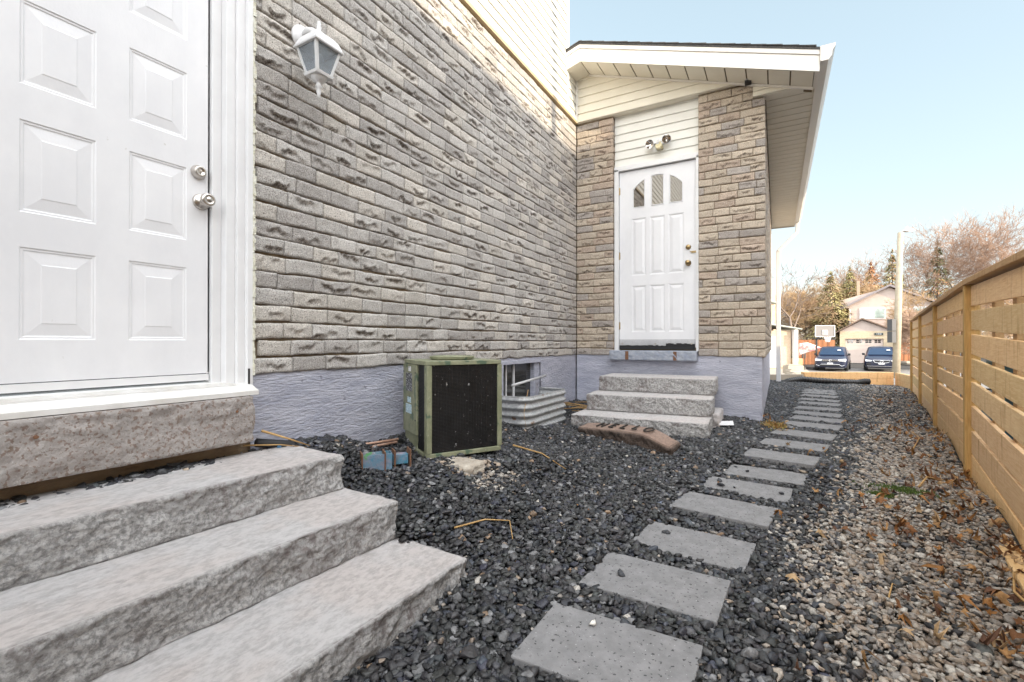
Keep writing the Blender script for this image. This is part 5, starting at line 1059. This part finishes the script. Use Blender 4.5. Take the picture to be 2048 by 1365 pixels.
# ---- parked cars
paint = pm('dark_blue_car_paint', (.010,.014,.040), (.012,.018,.048), 3, .3, coat=.35)
chrome = flat('chrome', (.75,.75,.77), .12, 1); tyre = flat('tyre_rubber', (.02,.02,.02), .8); wglass = glass('car_glass', (.012,.035,.08), .06); wglass.node_tree.nodes['Principled BSDF'].inputs['IOR'].default_value = 1.35; wglass.node_tree.nodes['Principled BSDF'].inputs['Specular IOR Level'].default_value = .4; lens_m = pm('headlight_lens', (.62,.64,.68), (.80,.80,.82), 8, .12)
blackp = flat('black_plastic_trim', (.015,.015,.017), .5); plate_w = flat('plate_white', (.78,.78,.8), .4)
def make_car(name, label, a, t, z, rot, diamond):
    c = thing(name, label, 'car', Wd(a, t, z)); B = R(29.5)+rot
    base = Matrix.Translation(Wd(a, t, z)) @ Matrix.Rotation(B, 4, 'Z')     # local: x right seen from the front, y away from the viewer, z up
    def put(mb, nm, mat, par=c, sm=False, bv=0): 
        mb.v = [tuple(base @ Vector(v)) for v in mb.v]; return mb.build(nm, mat, par, smooth=sm, bevel=bv)
    # lower body: rings along y
    st = [(0.0,.60,.36,.72),(.03,.80,.28,.80),(.15,.89,.24,.88),(.45,.935,.22,.95),(.95,.95,.22,1.01),(1.30,.95,.22,1.06),(2.0,.95,.22,1.07),(3.6,.95,.22,1.09),(4.3,.93,.26,1.08),(4.55,.86,.34,1.0),(4.62,.70,.42,.85)]
    mb = MB(); vs = []; K = 16
    for (y, hw, zl, zh) in st:
        prof = [(-1,.30),(-1.0,.62),(-.985,.82),(-.93,.95),(-.78,.99),(-.40,1.0),(0,1.01),(.40,1.0),(.78,.99),(.93,.95),(.985,.82),(1.0,.62),(1,.30),(.93,.0),(0,-.02),(-.93,0)]
        for (u, v) in prof: vs.append((u*hw, y+(.05*(abs(u)**3) if y < .5 else 0), zl+(zh-zl)*v))
    fs = [tuple(range(K))[::-1], tuple(range((len(st)-1)*K, len(st)*K))]
    for i in range(len(st)-1):
        for k in range(K): fs.append((i*K+k, i*K+(k+1)%K, (i+1)*K+(k+1)%K, (i+1)*K+k))
    mb.add(vs, fs); put(mb, 'body', paint, sm=True, bv=0)
    # cabin
    def ring(y, hw, z, zb_): return (y, hw, z, zb_)
    lo = [(1.22,.80),(1.7,.86),(2.8,.87),(4.0,.86),(4.45,.80)]; hi = [(2.02,.62),(2.2,.68),(3.0,.70),(3.9,.68),(4.15,.62)]; zl = [1.03,1.05,1.07,1.08,1.03]; zh = [1.58,1.63,1.65,1.62,1.56]
    mb = MB()
    V = []
    for i in range(5):
        V += [(-lo[i][1],lo[i][0],zl[i]),(-hi[i][1],hi[i][0],zh[i]-.03),(-hi[i][1]*.86,hi[i][0],zh[i]+.01),(0,hi[i][0],zh[i]+.035),(hi[i][1]*.86,hi[i][0],zh[i]+.01),(hi[i][1],hi[i][0],zh[i]-.03),(lo[i][1],lo[i][0],zl[i])]
    fs = [(0,6,5,4,3,2,1)]; 
    for i in range(4):
        for k in range(6): fs.append((i*7+k, i*7+k+1, (i+1)*7+k+1, (i+1)*7+k))
    fs.append((28,29,30,31,32,33,34)); mb.add(V, fs); put(mb, 'cabin', paint)
    mb = MB(); e = .012     # windscreen lies on the sloping front of the cabin
    mb.add([(-.73,1.27-e,1.10),(.73,1.27-e,1.10),(.70,1.45-e,1.22),(.575,1.93-e,1.53),(0,1.955-e,1.56),(-.575,1.93-e,1.53),(-.70,1.45-e,1.22)], [(0,1,2,3,4,5,6)]); put(mb, 'windscreen', wglass)
    mb = MB(); mb.add([(.33,1.60-e*2,1.385),(.52,1.62-e*2,1.395),(.48,1.72-e*2,1.46),(.30,1.70-e*2,1.45)], [(0,1,2,3)]); put(mb, 'sun_visor_sticker', plate_w)
    for s in (-1, 1):
        mb = MB(); mb.add([(s*.872,1.85,1.12),(s*.885,2.9,1.13),(s*.88,3.9,1.13),(s*.72,3.8,1.55),(s*.725,3.0,1.58),(s*.72,2.3,1.56)], [(0,1,2,3,4,5)]); put(mb, 'side_window', wglass)
        mb = MB(); mb.box((s*.90,1.50,1.05), (s*1.06,1.60,1.20)); mb.box((s*.86,1.53,1.03), (s*.94,1.58,1.08)); put(mb, 'mirror', blackp, bv=.02)
        for y in (.95, 3.65):
            mb = MB(); mb.lathe([(.0,0),(.24,0),(.33,.01),(.36,.05),(.36,.20),(.30,.23)], (s*.97,y,.36), (-s,0,0), 22); tw = put(mb, 'wheel', tyre, sm=True)
            mb = MB(); mb.lathe([(0,-.004),(.05,-.006),(.22,.004),(.235,.01)], (s*.975,y,.36), (-s,0,0), 18); put(mb, 'rim', chrome, tw)
        mb = MB()
        if diamond: mb.add([(s*.50,-.002,.735),(s*.88,.16,.80),(s*.90,.20,.735),(s*.86,.09,.655),(s*.55,-.004,.665)], [(0,1,2,3,4)])
        else: mb.add([(s*.44,-.008,.80),(s*.84,.11,.85),(s*.90,.20,.80),(s*.86,.08,.69),(s*.50,-.012,.70)], [(0,1,2,3,4)])
        mb.v = [(v[0], v[1]-.03, v[2]) for v in mb.v]; mb.prism(mb.v[:5], (0,0,0), (0,.04,0)); put(mb, 'headlight', lens_m)
    mb = MB()
    if diamond:
        mb.add([(-.46,-.045,.74),(.46,-.045,.74),(.36,-.055,.60),(0,-.06,.53),(-.36,-.055,.60)], [(0,1,2,3,4)]); gr = put(mb, 'grille', blackp)
        P = [(-.46,-.05,.75),(.46,-.05,.75),(.37,-.06,.60),(0,-.065,.525),(-.37,-.06,.60),(-.46,-.05,.75)]
        mb = MB(); mb.tube(P, .014, 6); put(mb, 'chrome_surround', chrome, gr)
        mb = MB(); mb.tube([(.085*math.cos(q), -.07, .665+.075*math.sin(q)) for q in np.linspace(R(-60), R(240), 16)], .012, 6); mb.tube([(-.045,-.072,.60),(0,-.072,.70),(.045,-.072,.60)], .011, 6); put(mb, 'emblem', chrome, gr)
        mb = MB(); mb.box((-.78,-.055,.33), (.78,-.02,.36)); put(mb, 'bumper_strip', chrome)
        mb = MB()
        for x_ in (-.84,.58): mb = MB(); mb.box((x_,-.04,.44), (x_+.26,.02,.56)); put(mb, 'air_intake', blackp)
    else:
        mb = MB(); mb.box((-.44,-.045,.68), (.44,-.005,.79)); gr = put(mb, 'grille', blackp)
        mb = MB()
        for z_ in (.70,.74,.78): mb.box((-.44,-.052,z_), (.44,-.044,z_+.012))
        put(mb, 'chrome_bar', chrome, gr)
        mb = MB(); mb.tube([(.075*math.cos(q), -.062, .74+.075*math.sin(q)) for q in np.linspace(0, 2*PI, 18)], .010, 6); mb.tube([(-.05,-.062,.78),(-.02,-.062,.70),(0,-.062,.745),(.02,-.062,.70),(.05,-.062,.78)], .008, 6); put(mb, 'emblem', chrome, gr)
        mb = MB(); mb.box((-.62,-.04,.36), (.62,0,.50)); put(mb, 'air_intake', blackp)
        mb = MB(); mb.tube([(-.80,-.02,.42),(-.64,-.055,.36),(-.50,-.06,.47),(.50,-.06,.47),(.64,-.055,.36),(.80,-.02,.42)], .014, 6); put(mb, 'bumper_strip', chrome)
    mb = MB(); mb.box((-.16,-.075,.47), (.16,-.062,.58)); put(mb, 'number_plate', plate_w)
make_car('parked_car', 'dark blue parked car with straight chrome barred grille, left of the two', 21.75, 32.0, GZ, R(-38.5), False)
make_car('parked_car', 'dark blue parked car with pointed chrome framed grille beside the lamp pole', 24.95, 31.6, GZ+.01, R(-37), True)

# ---- trees
bark_t = pm('sunlit_tan_twigs', (.38,.25,.14), (.52,.37,.22), 3, .9); bark_p = pm('pinkish_twigs', (.33,.21,.15), (.46,.32,.23), 3, .9); bark_d = pm('grey_brown_bark', (.16,.12,.10), (.26,.20,.16), 3, .9)
def bare_tree(base, H, spread, seed, depth, lean=(0,0), split=3, r0=.16, rmin=.014, mats=(None,None), label='', low=.25, droop=0):
    r = np.random.default_rng(seed); segs = []
    def grow(p, d, L_, rad, lv):
        n_ = 3; q = p.copy(); 
        for k in range(n_):
            d = d+r.normal(size=3)*.13*np.array((1,1,.6)); d[2] += .04*(lv > 0)-droop*(lv > 2); d /= np.linalg.norm(d); e = q+d*L_/n_; r1 = max(rad*(1-.16*(k+1)), rmin*.6)
            segs.append((q.copy(), e.copy(), max(rad*(1-.16*k), rmin*.7), r1, lv)); 
            if lv < depth and (k > 0 or lv > 0) and r.random() < .9:
                side = r.normal(size=3)*np.array((1,1,.35)); side -= d*side.dot(d); side /= np.linalg.norm(side); nd_ = d*r.uniform(.45,.9)+side*spread; nd_ /= np.linalg.norm(nd_); grow(e.copy(), nd_, L_*r.uniform(.5,.75), max(r1*.6, rmin), lv+1)
            q = e
        if lv < depth:
            for j in range(split):
                side = r.normal(size=3)*np.array((1,1,.35)); side -= d*side.dot(d); side /= np.linalg.norm(side); nd_ = d+side*spread*r.uniform(.4,1); nd_ /= np.linalg.norm(nd_)
                grow(q.copy(), nd_, L_*r.uniform(.55,.8), max(r1*.72, rmin), lv+1)
    grow(np.array((0,0,0.)), np.array((lean[0],lean[1],1.)), H*low, r0, 0)
    top = max(s[1][2] for s in segs); sc_ = H/top
    t_ = thing('bare_tree', label, 'tree', base)
    for nm, sel, mt in (('trunk', lambda l: l <= 1, mats[0]), ('crown', lambda l: l > 1, mats[1])):
        A = [(s[0]*sc_, s[1]*sc_, s[2], s[3]) for s in segs if sel(s[4])]
        if not A: continue
        P0 = np.array([a[0] for a in A]); P1_ = np.array([a[1] for a in A]); R0 = np.array([a[2] for a in A]); R1 = np.array([a[3] for a in A]); D = P1_-P0; D /= np.linalg.norm(D, axis=1)[:,None]+1e-9
        ref = np.where(np.abs(D[:,2:3]) < .9, np.array([[0,0,1.]]), np.array([[1.,0,0]])); U = np.cross(D, ref); U /= np.linalg.norm(U, axis=1)[:,None]; W_ = np.cross(D, U); k_ = 5 if nm == 'trunk' else 3; V = []
        for P_, R_ in ((P0, R0), (P1_, R1)):
            for k in range(k_): a = 2*PI*k/k_; V.append(P_+(U*math.cos(a)+W_*math.sin(a))*R_[:,None])
        V = np.stack(V, 1).reshape(-1, 3)+np.array(base); n_ = len(A); b_ = np.arange(n_)[:,None]*2*k_
        F_ = np.concatenate([b_+np.array([[k, (k+1)%k_, k_+(k+1)%k_, k_+k]]) for k in range(k_)])
        mesh(nm, V, F_, mt, t_)
def conifer(base, H, rad, seed, label, cols, n_=9000):
    r = np.random.default_rng(seed); t_ = thing('conifer_tree', label, 'tree', base); mb = MB(); mb.tube([base, (base[0],base[1],base[2]+H*.97)], [.16,.03], 6); mb.build('trunk', bark_d, t_)
    h = 1-r.random(n_)**.6*1.0; h = np.clip(h, .05, .99); lay = h*.75+.25*np.round(h*11)/11; ang = r.uniform(0, 2*PI, n_); rr = rad*1.25*(1-lay)*np.sqrt(r.uniform(.12,1,n_))*(.75+.5*vn(ang*2, lay*12, seed)); z = H*(.10+.9*lay)-rr*.35+r.normal(size=n_)*.08
    C_ = np.stack([rr*np.cos(ang), rr*np.sin(ang), z], -1)+np.array(base); D = np.stack([np.cos(ang), np.sin(ang), r.uniform(-.9,.1,n_)], -1); Sd = np.stack([-np.sin(ang), np.cos(ang), r.uniform(-.4,.4,n_)], -1); s = r.uniform(.10,.26,n_)[:,None]
    V = np.stack([C_-D*s*.4-Sd*s*.35, C_-D*s*.4+Sd*s*.35, C_+D*s], 1).reshape(-1, 3); F_ = np.arange(n_*3).reshape(-1, 3); ci = r.integers(0, len(cols), n_); c = np.array(cols)[ci]*r.uniform(.6,1.3,(n_,1)); blot = vn(ang*1.3, lay*7, seed+3) > .5; c[blot] = np.array(cols[0])*r.uniform(.7,1.2,(blot.sum(),1))
    mesh('crown', V, F_, M['leaf'], t_, color=np.repeat(c, 3, 0))
GA, RU, LI, TN = (.17,.17,.08), (.50,.26,.13), (.36,.31,.14), (.50,.36,.22)
def at_px(px, t): return Wd((px-1024)/936*t, t, GZ)
CT = [(1700,55,10.8,3.6,'broad rust and green conifer left of the lamp pole, behind the garage house',[LI,RU,TN,GA]),(1742,58,12.0,3.4,'tall conifer just left of the lamp pole',[RU,LI,TN]),(1785,60,14.0,3.0,'conifer right behind the lamp pole with orange patches',[LI,GA,RU,TN]),
      (1876,60,15.0,3.6,'tallest orange tinted conifer above the wooden fence',[GA,RU,RU,LI]),(1662,53,10.0,3.4,'low dark green and gold conifer behind the basketball hoop',[LI,GA,TN,TN])]
for i, (px, t, H, rad, lb, cs) in enumerate(CT): conifer(at_px(px, t), H, rad, 40+i, lb, cs)
BT = [(1592,50,11.6,.75,'tall thin bare tree left of the basketball hoop against the sky',bark_d,bark_d,4,2,.22),(1612,56,9.6,.9,'tangled tan bare tree behind the corner house chimney',bark_d,bark_t,5,3,.15),(1640,60,9.6,1.0,'low dense tan thicket tree above the basketball backboard',bark_t,bark_t,5,3,.13),
      (1668,59,10.6,.9,'dense sunlit bare tree right of the basketball hoop',bark_d,bark_t,5,3,.14),(1690,60,10.2,.9,'bushy bare tree behind the garage roof',bark_t,bark_t,5,3,.14),(1735,62,15.0,.7,'fine twigged bare tree rising behind the conifers',bark_t,bark_p,5,3,.15),
      (1840,62,18.0,.75,'tall bare tree right of the lamp pole with upswept branches',bark_d,bark_p,5,3,.22),(1905,66,19.8,.75,'tallest spreading bare tree above the wooden fence',bark_d,bark_p,5,3,.24),(1975,60,17.0,.8,'wide bare tree at the right edge behind the fence',bark_t,bark_p,5,3,.22),
      (1880,44,7.4,1.0,'bushy golden twigged tree in front of the upper house',bark_t,bark_t,5,3,.15),(1930,42,7.8,1.0,'golden bare bush tree over the fence top',bark_t,bark_t,5,3,.15),(1850,34,4.6,1.0,'small pinkish bare tree beside the red fence',bark_p,bark_p,5,3,.08),(2010,46,9.0,.9,'pale bare tree peeking over the nearest fence bay',bark_t,bark_p,5,3,.16),(1580,58,8.4,1.0,'hazy bare tree behind the corner house roof',bark_t,bark_p,5,3,.14),(1655,66,7.6,1.0,'distant thicket tree filling the gap above the garage',bark_t,bark_t,5,3,.14),(1820,66,11,1.0,'dense golden bare tree behind the upper house roof',bark_t,bark_t,5,3,.14)]
for i, (px, t, H, spr, lb, m1, m2, dep, spl, r0) in enumerate(BT): bare_tree(at_px(px, t), H, spr, 100+i, dep, (random.uniform(-.15,.15), random.uniform(-.1,.1)), spl, r0, .016, (m1, m2), lb, .24 if H > 8.3 else .2)
# far wooded rise closing the view
mb = MB(); prof = []; r_ = np.random.default_rng(3)
n_ = 60000; a_ = r_.uniform(-30, 190, n_); t_ = r_.uniform(88, 120, n_); top = 3.4+1.6*vn(a_*.08, 1.)+.8*vn(a_*.5, 2.); z_ = GZ+r_.random(n_)**.8*(top)
p = Fv[None]*t_[:,None]+Rv[None]*a_[:,None]; C_ = np.stack([p[:,0], p[:,1], z_], -1); s = r_.uniform(.25,.8,n_)[:,None]; d = r_.normal(size=(n_,3))*np.array((.5,.5,1)); e = r_.normal(size=(n_,3))*.22
V = np.stack([C_-d*s*.5-e*s*.3, C_-d*s*.5+e*s*.3, C_+d*s*.5], 1).reshape(-1, 3); c = np.array([(.40,.29,.20),(.30,.20,.14),(.45,.35,.26),(.16,.13,.08)])[r_.integers(0,4,n_)]
o = mesh('distant_wood', V, np.arange(n_*3).reshape(-1,3), M['leaf'], color=np.repeat(c, 3, 0)); tag(o, 'distant brown winter woodland behind the houses', kind='stuff')
# parapet of houses' lawn / grass edge right of the pole
# ---------------------------------------------------------------- lift everything to ground-based heights
for o in list(S.objects):
    if o.parent is None: o.location.z += GH
